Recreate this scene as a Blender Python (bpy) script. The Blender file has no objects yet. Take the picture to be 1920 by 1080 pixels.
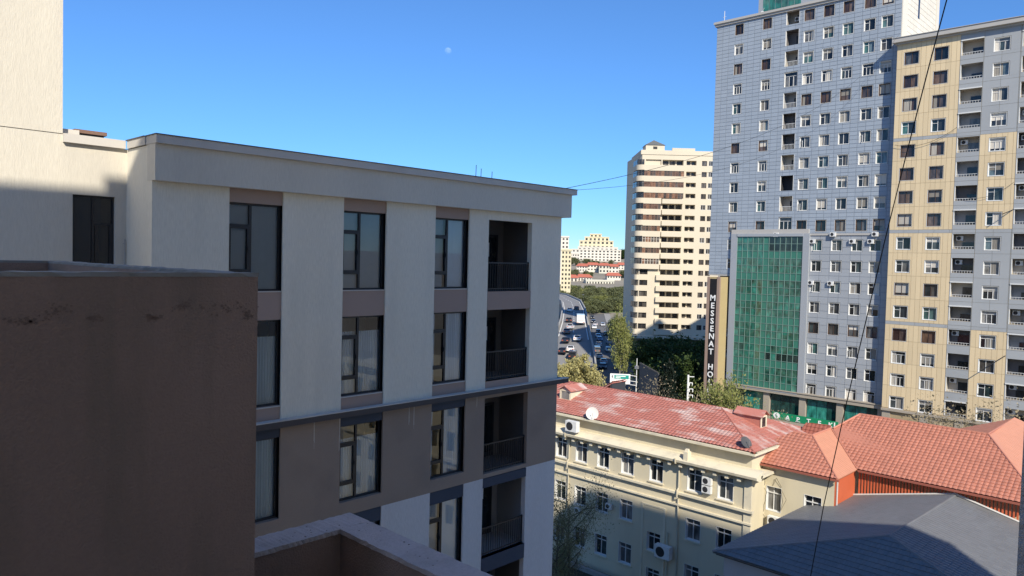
import bpy, bmesh, math, random
from mathutils import Vector, Matrix
from math import radians as rad, sin, cos, pi

random.seed(7)
S = bpy.context.scene
COL = S.collection
H = 28.0                                   # eye height above the street
FPX = 1400.0

# ------------------------------------------------------------------ camera
def _n(v): return Vector(v).normalized()
_A = _n((1349, 19, -FPX)); _B = _n((-1455, 89.5, -FPX))
_B = (_B - _A * _A.dot(_B)).normalized(); _U = _A.cross(_B)
ROT = Matrix((_A, _B, _U))                 # camera axes -> world (street grid = X / Y)
cam_d = bpy.data.cameras.new('camera'); cam = bpy.data.objects.new('camera', cam_d); COL.objects.link(cam)
cam.matrix_world = Matrix.Translation((0, 0, H)) @ ROT.to_4x4()
cam_d.sensor_fit = 'HORIZONTAL'; cam_d.sensor_width = 36.0; cam_d.lens = FPX / 1920 * 36.0
cam_d.clip_start = 0.05; cam_d.clip_end = 20000
S.camera = cam

# ------------------------------------------------------------------ sky, sun, exposure
SUN = _n((1.0, 1.6, -1.386))                # direction the sunlight travels
EL = math.asin(-SUN.z); RO = math.atan2(-SUN.x, -SUN.y)
w = bpy.data.worlds.new('World'); S.world = w; w.use_nodes = True
nt = w.node_tree; nt.nodes.clear()
sky = nt.nodes.new('ShaderNodeTexSky'); sky.sky_type = 'NISHITA'; sky.sun_disc = False
sky.sun_elevation = EL; sky.sun_rotation = RO
sky.altitude = 10000; sky.air_density = 4.0; sky.dust_density = 0.0; sky.ozone_density = 10.0
bg = nt.nodes.new('ShaderNodeBackground'); bg.inputs[1].default_value = 0.14
wo = nt.nodes.new('ShaderNodeOutputWorld')
tint = nt.nodes.new('ShaderNodeVectorMath'); tint.operation = 'MULTIPLY'; tint.inputs[1].default_value = (0.71, 0.79, 0.86)   # cool white balance of the whole sky
nt.links.new(sky.outputs[0], tint.inputs[0]); nt.links.new(tint.outputs[0], bg.inputs[0]); nt.links.new(bg.outputs[0], wo.inputs[0])
sl = bpy.data.lights.new('sun', 'SUN'); sl.energy = 5.0; sl.angle = rad(0.53); sl.color = (1.0, 0.92, 0.78)
so = bpy.data.objects.new('sun', sl); COL.objects.link(so)
so.rotation_euler = SUN.to_track_quat('-Z', 'Y').to_euler(); so.location = (-40, -96, 120)
S.view_settings.view_transform = 'Standard'; S.view_settings.look = 'None'
S.view_settings.gamma = 1.0; S.view_settings.exposure = 0.37; S.view_settings.use_curve_mapping = False
S.render.engine = 'CYCLES'

# ------------------------------------------------------------------ pixel helpers (measuring only)
def ray(px, py): return ROT @ Vector((px - 960, -(py - 540), -FPX))
def on_z(px, py, z):
    d = ray(px, py); t = (z - H) / d.z; return Vector((d.x * t, d.y * t, z))
def at_d(px, py, dist):                     # point on the sight line at a horizontal distance
    d = ray(px, py); t = dist / math.hypot(d.x, d.y); return Vector((d.x * t, d.y * t, H + d.z * t))

# ------------------------------------------------------------------ materials
MATS = {}
def mat(name, col, rough=0.85, var=0.12, scale=1.2, fine=0.06, fscale=25.0, bump=0.0, bscale=60.0, stretch=(1, 1, 1),
        metal=0.0, spec=0.3, dirt=0.0, dscale=0.5, dcol=None, rnd=0.0, attr=None, avar=0.1, objcol=False, coat=0.0, dstretch=(1, 1, 1)):
    m = bpy.data.materials.new(name); m.use_nodes = True; t = m.node_tree; N = t.nodes; L = t.links
    b = N['Principled BSDF']; b.inputs['Roughness'].default_value = rough; b.inputs['Metallic'].default_value = metal
    b.inputs['Specular IOR Level'].default_value = spec; b.inputs['Coat Weight'].default_value = coat
    geo = N.new('ShaderNodeNewGeometry'); mp = N.new('ShaderNodeMapping'); mp.inputs['Scale'].default_value = stretch
    L.new(geo.outputs['Position'], mp.inputs['Vector'])
    def noise(sc, det=4.0, vec=mp):
        n = N.new('ShaderNodeTexNoise'); n.inputs['Scale'].default_value = sc; n.inputs['Detail'].default_value = det
        L.new(vec.outputs[0], n.inputs['Vector']); return n
    def math_(op, a, bb):
        q = N.new('ShaderNodeMath'); q.operation = op
        for i, x in enumerate((a, bb)):
            if isinstance(x, (int, float)): q.inputs[i].default_value = x
            else: L.new(x, q.inputs[i])
        return q.outputs[0]
    # brightness factor 1 +- var
    f = math_('ADD', 1.0 - var - fine, math_('MULTIPLY', noise(scale).outputs['Fac'], 2 * var))
    f = math_('ADD', f, math_('MULTIPLY', noise(fscale, 3).outputs['Fac'], 2 * fine))
    if rnd:
        oi = N.new('ShaderNodeObjectInfo'); f = math_('ADD', f, math_('MULTIPLY', math_('SUBTRACT', oi.outputs['Random'], 0.5), 2 * rnd))
    if attr:
        at = N.new('ShaderNodeAttribute'); at.attribute_name = attr
        f = math_('ADD', f, math_('MULTIPLY', math_('SUBTRACT', at.outputs['Fac'], 0.5), 2 * avar))
    mul = N.new('ShaderNodeVectorMath'); mul.operation = 'SCALE'
    if objcol:
        oi2 = N.new('ShaderNodeObjectInfo'); L.new(oi2.outputs['Color'], mul.inputs[0])
    else: mul.inputs[0].default_value = col
    L.new(f, mul.inputs['Scale']); out = mul.outputs[0]
    if dirt:
        mp2 = N.new('ShaderNodeMapping'); mp2.inputs['Scale'].default_value = dstretch; L.new(geo.outputs['Position'], mp2.inputs['Vector'])
        dn = noise(dscale, 6, mp2); cr = N.new('ShaderNodeValToRGB'); cr.color_ramp.elements[0].position = 0.5; cr.color_ramp.elements[1].position = 0.72
        L.new(dn.outputs['Fac'], cr.inputs[0])
        mx = N.new('ShaderNodeMix'); mx.data_type = 'RGBA'; L.new(math_('MULTIPLY', cr.outputs[0], dirt), mx.inputs[0])
        L.new(out, mx.inputs[6]); mx.inputs[7].default_value = (*(dcol or (col[0] * .4, col[1] * .4, col[2] * .4)), 1); out = mx.outputs[2]
    L.new(out, b.inputs['Base Color'])
    if bump:
        bn = noise(bscale, 5); bp = N.new('ShaderNodeBump'); bp.inputs['Strength'].default_value = bump; bp.inputs['Distance'].default_value = 0.02
        L.new(bn.outputs['Fac'], bp.inputs['Height']); L.new(bp.outputs[0], b.inputs['Normal'])
    MATS[name] = m; return m

def ramp_mat(name, stops, rough=0.06, spec=0.6, pos=0.0):
    """dark window glass: each pane gets its own tint (what stands behind it)"""
    m = bpy.data.materials.new(name); m.use_nodes = True; t = m.node_tree; N = t.nodes; L = t.links
    b = N['Principled BSDF']; b.inputs['Roughness'].default_value = rough; b.inputs['Specular IOR Level'].default_value = spec
    oi = N.new('ShaderNodeObjectInfo'); cr = N.new('ShaderNodeValToRGB'); cr.color_ramp.interpolation = 'CONSTANT'
    e = cr.color_ramp.elements; n = len(stops)
    while len(e) < n: e.new(0.5)
    for i, c in enumerate(stops): e[i].position = i / n; e[i].color = (*c, 1)
    geo = N.new('ShaderNodeNewGeometry'); ns = N.new('ShaderNodeTexNoise'); ns.inputs['Scale'].default_value = 1.1
    mp = N.new('ShaderNodeMapping'); mp.inputs['Scale'].default_value = (1.5, 1.5, .7); L.new(geo.outputs['Position'], mp.inputs[0]); L.new(mp.outputs[0], ns.inputs['Vector'])
    sc = N.new('ShaderNodeVectorMath'); sc.operation = 'SCALE'; ma = N.new('ShaderNodeMath'); ma.operation = 'MULTIPLY_ADD'
    ma.inputs[1].default_value = 2.6; ma.inputs[2].default_value = -0.3; L.new(ns.outputs['Fac'], ma.inputs[0])
    if pos:                                  # reflections neighbouring panes share, painted into the colour as large soft patches
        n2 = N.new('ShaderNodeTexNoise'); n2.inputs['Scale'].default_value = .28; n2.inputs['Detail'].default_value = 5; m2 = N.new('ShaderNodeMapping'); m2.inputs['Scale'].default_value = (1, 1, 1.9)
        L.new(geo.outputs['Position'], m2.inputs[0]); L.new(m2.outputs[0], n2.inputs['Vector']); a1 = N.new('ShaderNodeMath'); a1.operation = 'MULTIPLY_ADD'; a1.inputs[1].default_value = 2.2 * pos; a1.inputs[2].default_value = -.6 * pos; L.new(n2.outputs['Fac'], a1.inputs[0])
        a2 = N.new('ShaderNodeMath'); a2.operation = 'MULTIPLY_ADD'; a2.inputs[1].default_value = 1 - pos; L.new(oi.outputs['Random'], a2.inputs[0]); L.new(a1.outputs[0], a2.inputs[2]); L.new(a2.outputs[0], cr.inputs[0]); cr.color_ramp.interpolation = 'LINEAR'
    else: L.new(oi.outputs['Random'], cr.inputs[0])
    L.new(cr.outputs[0], sc.inputs[0]); L.new(ma.outputs[0], sc.inputs['Scale'])
    L.new(sc.outputs[0], b.inputs['Base Color'])
    bp = N.new('ShaderNodeBump'); bp.inputs['Strength'].default_value = 0.06; bp.inputs['Distance'].default_value = .05
    L.new(ns.outputs['Fac'], bp.inputs['Height']); L.new(bp.outputs[0], b.inputs['Normal'])
    MATS[name] = m; return m

def clear_glass(name, tint=(0.82, 0.86, 0.86), refl=1.0):
    m = bpy.data.materials.new(name); m.use_nodes = True; t = m.node_tree; N = t.nodes; L = t.links
    N.remove(N['Principled BSDF']); o = N['Material Output']
    tr = N.new('ShaderNodeBsdfTransparent'); tr.inputs[0].default_value = (*tint, 1)
    gl = N.new('ShaderNodeBsdfGlossy'); gl.inputs['Roughness'].default_value = 0.01; gl.inputs[0].default_value = (.95, .97, 1, 1)
    fr = N.new('ShaderNodeFresnel'); fr.inputs[0].default_value = 1.75
    mx = N.new('ShaderNodeMixShader'); mm = N.new('ShaderNodeMath'); mm.operation = 'MULTIPLY'; mm.inputs[1].default_value = refl
    L.new(fr.outputs[0], mm.inputs[0]); L.new(mm.outputs[0], mx.inputs[0]); L.new(tr.outputs[0], mx.inputs[1]); L.new(gl.outputs[0], mx.inputs[2])
    L.new(mx.outputs[0], o.inputs[0]); MATS[name] = m; return m

def leaf_mat(name, c1, c2, trans=0.35):
    m = bpy.data.materials.new(name); m.use_nodes = True; t = m.node_tree; N = t.nodes; L = t.links
    b = N['Principled BSDF']; b.inputs['Roughness'].default_value = 0.6; b.inputs['Specular IOR Level'].default_value = 0.25
    geo = N.new('ShaderNodeNewGeometry'); ns = N.new('ShaderNodeTexNoise'); ns.inputs['Scale'].default_value = 0.9
    L.new(geo.outputs['Position'], ns.inputs['Vector'])
    at = N.new('ShaderNodeAttribute'); at.attribute_name = 'var'
    ad = N.new('ShaderNodeMath'); ad.operation = 'ADD'; L.new(ns.outputs['Fac'], ad.inputs[0]); L.new(at.outputs['Fac'], ad.inputs[1])
    hf = N.new('ShaderNodeMath'); hf.operation = 'MULTIPLY'; hf.inputs[1].default_value = 0.5; L.new(ad.outputs[0], hf.inputs[0])
    mx = N.new('ShaderNodeMix'); mx.data_type = 'RGBA'; L.new(hf.outputs[0], mx.inputs[0]); mx.inputs[6].default_value = (*c1, 1); mx.inputs[7].default_value = (*c2, 1)
    L.new(mx.outputs[2], b.inputs['Base Color'])
    tl = N.new('ShaderNodeBsdfTranslucent'); L.new(mx.outputs[2], tl.inputs[0])
    ms = N.new('ShaderNodeMixShader'); ms.inputs[0].default_value = trans
    L.new(b.outputs[0], ms.inputs[1]); L.new(tl.outputs[0], ms.inputs[2]); L.new(ms.outputs[0], N['Material Output'].inputs[0])
    MATS[name] = m; return m

# near apartment block
mat('stucco_lifted', (.715, .67, .56), .92, .10, .8, .16, 34, .6, 38, (1, 1, .14), dirt=.32, dscale=1.0, dcol=(.56, .53, .45), dstretch=(1.7, 1.7, .3))  # front stucco made paler, putting extra brightness for the shade into the colour
mat('stucco_dimmed', (.60, .56, .475), .9, .08, .6, .10, 26, .4, 44, (1, 1, .2), dirt=.38, dscale=.7, dcol=(.47, .44, .39), dstretch=(1.2, 1.2, .3))  # same stucco, toned down in the colour against the sun on the recess
mat('stucco_brown', (.29, .23, .185), .92, .10, .7, .10, 26, .3, 50, dirt=.4, dscale=.8, dcol=(.20, .16, .135))
mat('panel_brown', (.36, .27, .225), .9, .06, .8, .03, 26, .12, 50)
mat('stucco_bluegrey', (.56, .555, .555), .92, .10, .8, .15, 26, .6, 36, (1, 1, .2), dirt=.2, dscale=1.0, dcol=(.44, .44, .45), dstretch=(1.5, 1.5, .25))
mat('panel_slate', (.045, .058, .085), .7, .1, 1, .03, 26, .05, 50)
mat('ledge_dark', (.075, .066, .064), .7, .15, 1.5, .05, 20)
mat('coping', (.55, .52, .47), .7, .06, .7, .04, 20, dirt=.25, dscale=.9)
mat('dark_metal', (.012, .013, .017), .45, .1, 2, 0, 10, spec=.5)
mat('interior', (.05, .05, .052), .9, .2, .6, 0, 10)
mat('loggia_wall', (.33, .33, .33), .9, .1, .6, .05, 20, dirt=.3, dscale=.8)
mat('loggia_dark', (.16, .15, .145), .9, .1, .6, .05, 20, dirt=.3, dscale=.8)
mat('curtain', (.70, .80, .90), .9, .05, 1, 0, 10)
mat('blind', (.37, .45, .54), .8, .08, 1, .05, 14, dirt=.35, dscale=2.2, dcol=(.44, .52, .60))
mat('bed_white', (.6, .6, .6), .9, .05, 1, 0, 10)
# own building
mat('own_brown', (.285, .205, .170), .93, .18, 1.1, .12, 30, .5, 60, dirt=.8, dscale=1.0, dcol=(.195, .155, .125), dstretch=(2.6, 2.6, .42))
mat('own_light', (.82, .74, .62), .9, .06, .4, .04, 18)
mat('grit', (.26, .23, .22), .95, .2, 3, .1, 30)
mat('own_stain', (.205, .147, .122), .95, .2, 3, .2, 30)
mat('cap_concrete', (.50, .45, .45), .9, .16, 2.2, .16, 26, .5, 60, dirt=.6, dscale=2.6, dcol=(.33, .30, .29))
mat('roof_membrane', (.26, .26, .25), .9, .2, 1.2, .15, 12, .2, 30)
mat('own_plaster', (.33, .33, .35), .95, .2, 8, .2, 60, .8, 70)
# blue tower
mat('panel_blue', (.30, .342, .392), .42, .05, .12, .02, 9, attr='var', avar=.05, spec=.45, dirt=.18, dscale=.12, dcol=(.25, .29, .34))
mat('joint_blue', (.205, .235, .28), .8, .1, 1, 0, 10)
mat('panel_grey', (.31, .33, .355), .45, .05, .15, .02, 9, attr='var', avar=.04, spec=.4)
mat('white_tile', (.66, .62, .53), .5, .04, .3, .02, 8, attr='var', avar=.05)
mat('white_pvc', (.66, .66, .64), .4, .04, 1, 0, 10, spec=.4)
mat('brown_pvc', (.085, .055, .042), .5, .1, 1, 0, 10)
mat('stone_frame', (.40, .385, .36), .7, .06, .4, .03, 8)
mat('stone_tan', (.34, .30, .245), .8, .1, .6, .06, 12)
ramp_mat('pane_dark', [(.008, .010, .013), (.02, .024, .028), (.05, .058, .062), (.01, .014, .018), (.085, .09, .095), (.02, .022, .026), (.035, .05, .052), (.13, .13, .125), (.015, .02, .022), (.06, .055, .05), (.03, .035, .04), (.19, .185, .175)])
ramp_mat('pane_teal', [(.02, .035, .036), (.04, .085, .08), (.02, .026, .03), (.06, .11, .105), (.035, .045, .05), (.10, .14, .155), (.05, .12, .11)])
ramp_mat('pane_brown', [(.13, .095, .08), (.07, .055, .05), (.05, .03, .022), (.03, .02, .017), (.085, .055, .04), (.02, .016, .015), (.06, .045, .038), (.11, .07, .045)])
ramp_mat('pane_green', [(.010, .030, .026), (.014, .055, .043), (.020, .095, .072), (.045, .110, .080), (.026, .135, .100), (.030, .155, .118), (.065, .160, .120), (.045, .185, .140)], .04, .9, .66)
ramp_mat('pane_shop', [(.025, .17, .14), (.035, .21, .17), (.012, .05, .045), (.03, .18, .15)], .1)
mat('mullion_green', (.17, .27, .235), .4, .05, 1, 0, 10)
mat('band_green', (.045, .165, .125), .12, .15, .5, 0, 10)
# beige tower
mat('panel_yellow', (.63, .505, .32), .6, .05, .15, .04, 6, attr='var', avar=.06, dirt=.2, dscale=.2, dcol=(.54, .42, .25), dstretch=(2, 2, .4))
mat('joint_yellow', (.36, .28, .17), .8, .1, 1, 0, 10)
mat('panel_steel', (.33, .345, .355), .6, .05, .2, .03, 6, attr='var', avar=.04, dirt=.15, dscale=.2)
mat('loggia_in', (.36, .33, .28), .9, .2, .5, .1, 5, rnd=.3)
mat('rail_white', (.62, .62, .6), .5, .05, 1, 0, 10)
# low houses
mat('cream_wall', (.60, .535, .385), .92, .08, .4, .05, 14, .15, 30, dirt=.35, dscale=.5, dcol=(.40, .36, .28), dstretch=(1.5, 1.5, .35))
mat('cream_trim', (.66, .595, .445), .9, .08, .8, .06, 14, dirt=.45, dscale=1.1, dcol=(.36, .33, .27), dstretch=(1, 1, 1))
mat('tile_old', (.41, .16, .125), .6, .10, .5, .10, 9, dirt=.95, dscale=.95, dcol=(.56, .46, .42), spec=.35, attr='var', avar=.14, dstretch=(1.3, .42, 1))
mat('tile_new', (.45, .185, .125), .55, .10, .5, .08, 9, spec=.35, attr='var', avar=.12, dirt=.4, dscale=.8, dcol=(.36, .155, .11), dstretch=(.4, 1.4, 1))
mat('tile_smooth_lit', (.53, .245, .155), .5, .06, .6, .03, 9, spec=.35, attr='var', avar=.05)  # same tiles on the sunward slopes, sunlight put into a paler colour
mat('ridge_red', (.30, .10, .07), .5, .1, 1, .05, 10)
mat('orange_wall', (.50, .115, .05), .6, .1, .8, .05, 10)
mat('tile_grey', (.148, .152, .160), .5, .10, .5, .08, 12, spec=.4, dirt=.5, dscale=.9, dstretch=(.5, 1.6, 1), dcol=(.17, .18, .19), attr='var', avar=.08)
mat('flash_pale', (.5, .49, .47), .6, .1, 2, .1, 12)
mat('plaster_pale', (.42, .42, .44), .9, .1, .5, .05, 10)
mat('pipe_cream', (.50, .45, .34), .7, .1, 1, 0, 10)
# far
mat('far_cream', (.58, .515, .40), .9, .05, .1, .04, 3, dirt=.25, dscale=.15, dcol=(.47, .42, .33))
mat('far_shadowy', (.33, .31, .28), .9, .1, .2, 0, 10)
mat('far_yellow', (.60, .53, .36), .9, .06, .05, 0, 10)
mat('far_white', (.62, .58, .50), .9, .06, .05, 0, 10)
mat('far_pale', (.55, .53, .44), .9, .08, .06, 0, 10)
mat('far_roof', (.42, .13, .085), .8, .15, .1, .1, 1)
mat('slate_roof', (.12, .125, .125), .7, .1, .5, 0, 10)
ramp_mat('pane_bay_dark', [(.006, .012, .012), (.012, .028, .026), (.008, .016, .018), (.02, .035, .034)], .05, .8)
ramp_mat('pane_far', [(.03, .03, .032), (.06, .055, .05), (.10, .09, .08), (.02, .02, .022)], .2)
ramp_mat('pane_wood', [(.17, .085, .05), (.10, .055, .04), (.05, .04, .035), (.10, .075, .06), (.21, .11, .065), (.07, .06, .055)], .3)
# ground
mat('ground', (.27, .24, .19), .95, .25, .04, .12, .5, dirt=.4, dscale=.02, dcol=(.09, .10, .06))
mat('asphalt', (.22, .215, .21), .9, .12, .12, .06, 2, dirt=.25, dscale=.08, dcol=(.17, .166, .163), dstretch=(1, 1, 1))
mat('asphalt_dark', (.14, .137, .136), .9, .12, .12, .06, 2)
mat('concrete', (.34, .33, .31), .9, .1, .4, .06, 4)
mat('paint_white', (.7, .7, .68), .7, .1, 2, .1, 8)
mat('kerb', (.30, .29, .27), .9, .1, 1, .1, 8)
mat('soil', (.05, .05, .035), .95, .3, .8, .2, 8, .5, 10)
mat('grass', (.07, .115, .03), .95, .3, .2, .2, 4)
mat('courtyard', (.50, .43, .34), .9, .2, .4, .1, 6)
# bits
mat('car_paint', (1, 1, 1), .35, .02, 1, 0, 10, objcol=True, spec=.5, coat=.6)
mat('car_glass', (.012, .014, .017), .08, .0, 1, 0, 10, spec=.6)
mat('rubber', (.02, .02, .02), .8, .1, 3, 0, 10)
mat('ac_white', (.68, .68, .66), .5, .05, 2, .03, 20, dirt=.2, dscale=3)
mat('ac_dark', (.03, .03, .033), .6, .1, 4, 0, 10)
mat('steel', (.35, .35, .36), .45, .1, 2, 0, 10, metal=.6)
mat('dish_white', (.56, .55, .52), .5, .05, 2, 0, 10)
mat('dish_grey', (.075, .075, .078), .6, .1, 2, 0, 10)
mat('cable', (.006, .006, .007), .6, 0, 1, 0, 10)
mat('sign_green', (.01, .22, .10), .5, .05, 1, 0, 10)
mat('sign_teal', (.015, .27, .22), .5, .05, 1, 0, 10)
mat('sign_white', (.78, .78, .76), .5, .03, 1, 0, 10)
mat('sign_black', (.015, .013, .014), .5, .05, 1, 0, 10)
mat('sign_gold', (.42, .33, .17), .5, .08, .6, 0, 10)
mat('sign_pink', (.30, .215, .17), .6, .06, .6, 0, 10)
mat('board_back', (.04, .046, .055), .6, .1, 1, 0, 10)
mat('rust_cap', (.19, .115, .085), .7, .2, 2, .1, 20)
mat('bark', (.095, .078, .06), .95, .2, 3, .1, 20, .4, 30)
mat('bark_pale', (.26, .23, .19), .95, .2, 3, .1, 20)
leaf_mat('leaf_yellow', (.33, .30, .11), (.56, .50, .24))
leaf_mat('leaf_spring', (.16, .19, .05), (.36, .36, .13))
leaf_mat('leaf_dark', (.03, .055, .017), (.075, .115, .032))
leaf_mat('leaf_mid', (.085, .105, .045), (.22, .23, .11))
leaf_mat('leaf_conifer', (.008, .016, .012), (.018, .032, .02))
leaf_mat('leaf_sparse', (.12, .125, .055), (.25, .25, .13))
leaf_mat('leaf_dry', (.27, .22, .13), (.46, .39, .26))
clear_glass('glass', (.92, .95, .95), 1.0)

# ------------------------------------------------------------------ mesh helpers
class MB:
    def __init__(s): s.v = []; s.f = []; s.a = []
    def quad(s, *p, var=None):
        i = len(s.v); s.v += [tuple(x) for x in p]; s.f.append(tuple(range(i, i + len(p)))); s.a.append(random.random() if var is None else var)
    def box8(s, p, var=None):              # p: 8 corners, 0-3 bottom loop, 4-7 top loop
        i = len(s.v); s.v += [tuple(x) for x in p]; r = random.random() if var is None else var
        for f in ((0, 3, 2, 1), (4, 5, 6, 7), (0, 1, 5, 4), (1, 2, 6, 5), (2, 3, 7, 6), (3, 0, 4, 7)):
            s.f.append(tuple(i + k for k in f)); s.a.append(r)
    def box(s, x0, x1, y0, y1, z0, z1, var=None):
        s.box8([(x0, y0, z0), (x1, y0, z0), (x1, y1, z0), (x0, y1, z0), (x0, y0, z1), (x1, y0, z1), (x1, y1, z1), (x0, y1, z1)], var)
    def prism(s, pts, z0, z1):             # footprint polygon (ccw) extruded
        n = len(pts); i = len(s.v); r = random.random()
        s.v += [(x, y, z0) for x, y in pts] + [(x, y, z1) for x, y in pts]
        s.f.append(tuple(i + k for k in range(n - 1, -1, -1))); s.f.append(tuple(i + n + k for k in range(n))); s.a += [r, r]
        for k in range(n):
            j = (k + 1) % n; s.f.append((i + k, i + j, i + n + j, i + n + k)); s.a.append(r)
    def tube(s, pts, rads, n=6, cap=True):
        pts = [Vector(p) for p in pts]
        if isinstance(rads, (int, float)): rads = [rads] * len(pts)
        i0 = len(s.v); r = random.random()
        for k, p in enumerate(pts):
            d = (pts[min(k + 1, len(pts) - 1)] - pts[max(k - 1, 0)]); d = d.normalized() if d.length > 1e-9 else Vector((0, 0, 1))
            a = d.cross(Vector((0, 0, 1)) if abs(d.z) < .9 else Vector((1, 0, 0))).normalized(); b = d.cross(a)
            for q in range(n):
                t = 2 * pi * q / n; s.v.append(tuple(p + (a * cos(t) + b * sin(t)) * rads[k]))
        for k in range(len(pts) - 1):
            for q in range(n):
                a = i0 + k * n + q; b = i0 + k * n + (q + 1) % n
                s.f.append((a, b, b + n, a + n)); s.a.append(r)
        if cap:
            s.f.append(tuple(i0 + q for q in range(n - 1, -1, -1))); s.a.append(r)
            e = i0 + (len(pts) - 1) * n; s.f.append(tuple(e + q for q in range(n))); s.a.append(r)
    def mesh(s, name, m, org=(0, 0, 0)):
        me = bpy.data.meshes.new(name)
        ox, oy, oz = org
        me.from_pydata([(x - ox, y - oy, z - oz) for x, y, z in s.v], [], s.f)
        at = me.attributes.new('var', 'FLOAT', 'FACE'); at.data.foreach_set('value', s.a)
        me.materials.append(MATS[m]); me.validate(); return me

ORG = {}                                   # thing -> world location of its base
def tag(o, label=None, cat=None, group=None, kind=None):
    if label: o['label'] = label
    if cat: o['category'] = cat
    if group: o['group'] = group
    if kind: o['kind'] = kind
    return o
def thing(name, label, cat, loc=(0, 0, 0), rz=0, group=None):
    o = bpy.data.objects.new(name, None); COL.objects.link(o); o.location = loc; o.rotation_euler = (0, 0, rz); o.empty_display_size = .3
    ORG[o.name] = tuple(loc); return tag(o, label, cat, group)
def link(name, me, parent=None, loc=None, rz=0):
    o = bpy.data.objects.new(name, me); COL.objects.link(o)
    if parent: o.parent = parent
    if loc is not None: o.location = loc; o.rotation_euler = (0, 0, rz)
    return o
def part(name, mb, m, parent, root=None):
    """mesh given in world coordinates, hung under a thing (or under a part of it that sits at the thing's origin)"""
    r = root or parent
    return link(name, mb.mesh(name, m, ORG[r.name]), parent)
def solo(name, mb, m, label=None, cat=None, group=None, kind=None, org=(0, 0, 0)):
    o = link(name, mb.mesh(name, m, org)); o.location = org; ORG[o.name] = tuple(org); return tag(o, label, cat, group, kind)
def copy_tree(o, parent=None):
    c = o.copy(); COL.objects.link(c); c.parent = parent
    for ch in list(o.children): copy_tree(ch, c)
    return c

class Fac:
    """a facade frame: u to the right seen from outside, v = height, w = outwards"""
    def __init__(s, org, ang): s.o = Vector((org[0], org[1], 0)); s.a = ang; s.U = Vector((cos(ang), sin(ang), 0)); s.N = Vector((sin(ang), -cos(ang), 0))
    def P(s, u, v, w=0.0): return s.o + s.U * u + s.N * w + Vector((0, 0, v))
    def box(s, mb, u0, u1, v0, v1, w0, w1, var=None):
        P = s.P; mb.box8([P(u0, v0, w1), P(u1, v0, w1), P(u1, v0, w0), P(u0, v0, w0), P(u0, v1, w1), P(u1, v1, w1), P(u1, v1, w0), P(u0, v1, w0)], var)
    def wall(s, mb, u0, u1, v0, v1, holes=(), w=0.0):
        """sheet with rectangular openings; each opening gets reveals of its own depth"""
        us = sorted({u0, u1, *[h[0] for h in holes], *[h[1] for h in holes]}); vs = sorted({v0, v1, *[h[2] for h in holes], *[h[3] for h in holes]})
        us = [x for x in us if u0 <= x <= u1]; vs = [x for x in vs if v0 <= x <= v1]; P = s.P
        for i in range(len(us) - 1):
            run = None
            for j in range(len(vs) - 1):
                cu, cv = (us[i] + us[i + 1]) / 2, (vs[j] + vs[j + 1]) / 2
                solid = not any(h[0] < cu < h[1] and h[2] < cv < h[3] for h in holes)
                if solid and run is None: run = vs[j]
                if not solid and run is not None: mb.quad(P(us[i], run, w), P(us[i + 1], run, w), P(us[i + 1], vs[j], w), P(us[i], vs[j], w), var=.5); run = None
            if run is not None: mb.quad(P(us[i], run, w), P(us[i + 1], run, w), P(us[i + 1], v1, w), P(us[i], v1, w), var=.5)
        for h in holes:
            a, b, c, d, dep = h[:5]
            mb.quad(P(a, c, w), P(a, d, w), P(a, d, w - dep), P(a, c, w - dep), var=.5); mb.quad(P(b, c, w), P(b, c, w - dep), P(b, d, w - dep), P(b, d, w), var=.5)
            mb.quad(P(a, d, w), P(b, d, w), P(b, d, w - dep), P(a, d, w - dep), var=.5); mb.quad(P(a, c, w), P(a, c, w - dep), P(b, c, w - dep), P(b, c, w), var=.5)
    def panels(s, mb, u0, u1, v0, v1, pw, ph, holes, gap=.05, w0=0.0, w1=.03, ou=0.0, ov=0.0):
        """cladding sheets with open joints, cut round the openings"""
        us = [u0]; x = u0 + (pw - ou if ou else pw)
        while x < u1 - .05: us.append(x); x += pw
        us.append(u1); vs = [v0]; y = v0 + (ph - ov if ov else ph)
        while y < v1 - .05: vs.append(y); y += ph
        vs.append(v1); g = gap / 2
        for i in range(len(us) - 1):
            for j in range(len(vs) - 1):
                rects = [(us[i], us[i + 1], vs[j], vs[j + 1])]; r = random.random()
                for h in holes:
                    a, b, c, d = h[0] - .02, h[1] + .02, h[2] - .02, h[3] + .02; new = []
                    for (p, q, m, n) in rects:
                        if q <= a or p >= b or n <= c or m >= d: new.append((p, q, m, n)); continue
                        if m < c: new.append((p, q, m, c))
                        if n > d: new.append((p, q, d, n))
                        mm, nn = max(m, c), min(n, d)
                        if p < a: new.append((p, a, mm, nn))
                        if q > b: new.append((b, q, mm, nn))
                    rects = new
                for (p, q, m, n) in rects:
                    p += g * (p == us[i]); q -= g * (q == us[i + 1]); m += g * (m == vs[j]); n -= g * (n == vs[j + 1])
                    if q - p > .02 and n - m > .02:
                        P = s.P; tw = w1 + random.uniform(-.004, .004)
                        mb.quad(P(p, m, tw), P(q, m, tw), P(q, n, tw), P(p, n, tw), var=r)
                        mb.quad(P(p, m, w0), P(q, m, w0), P(q, m, tw), P(p, m, tw), var=r); mb.quad(P(p, n, tw), P(q, n, tw), P(q, n, w0), P(p, n, w0), var=r)
                        mb.quad(P(p, m, w0), P(p, m, tw), P(p, n, tw), P(p, n, w0), var=r); mb.quad(P(q, m, tw), P(q, m, w0), P(q, n, w0), P(q, n, tw), var=r)
    def place(s, o, u, v, w, root):         # put a part with local frame (x right, y inwards, z up)
        p = s.P(u, v, w) - Vector(ORG[root.name]); o.location = p; o.rotation_euler = (0, 0, s.a); return o

def arc(cx, cy, r, a0, a1, n): return [(cx + r * cos(a0 + (a1 - a0) * k / n), cy + r * sin(a0 + (a1 - a0) * k / n)) for k in range(n + 1)]

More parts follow.
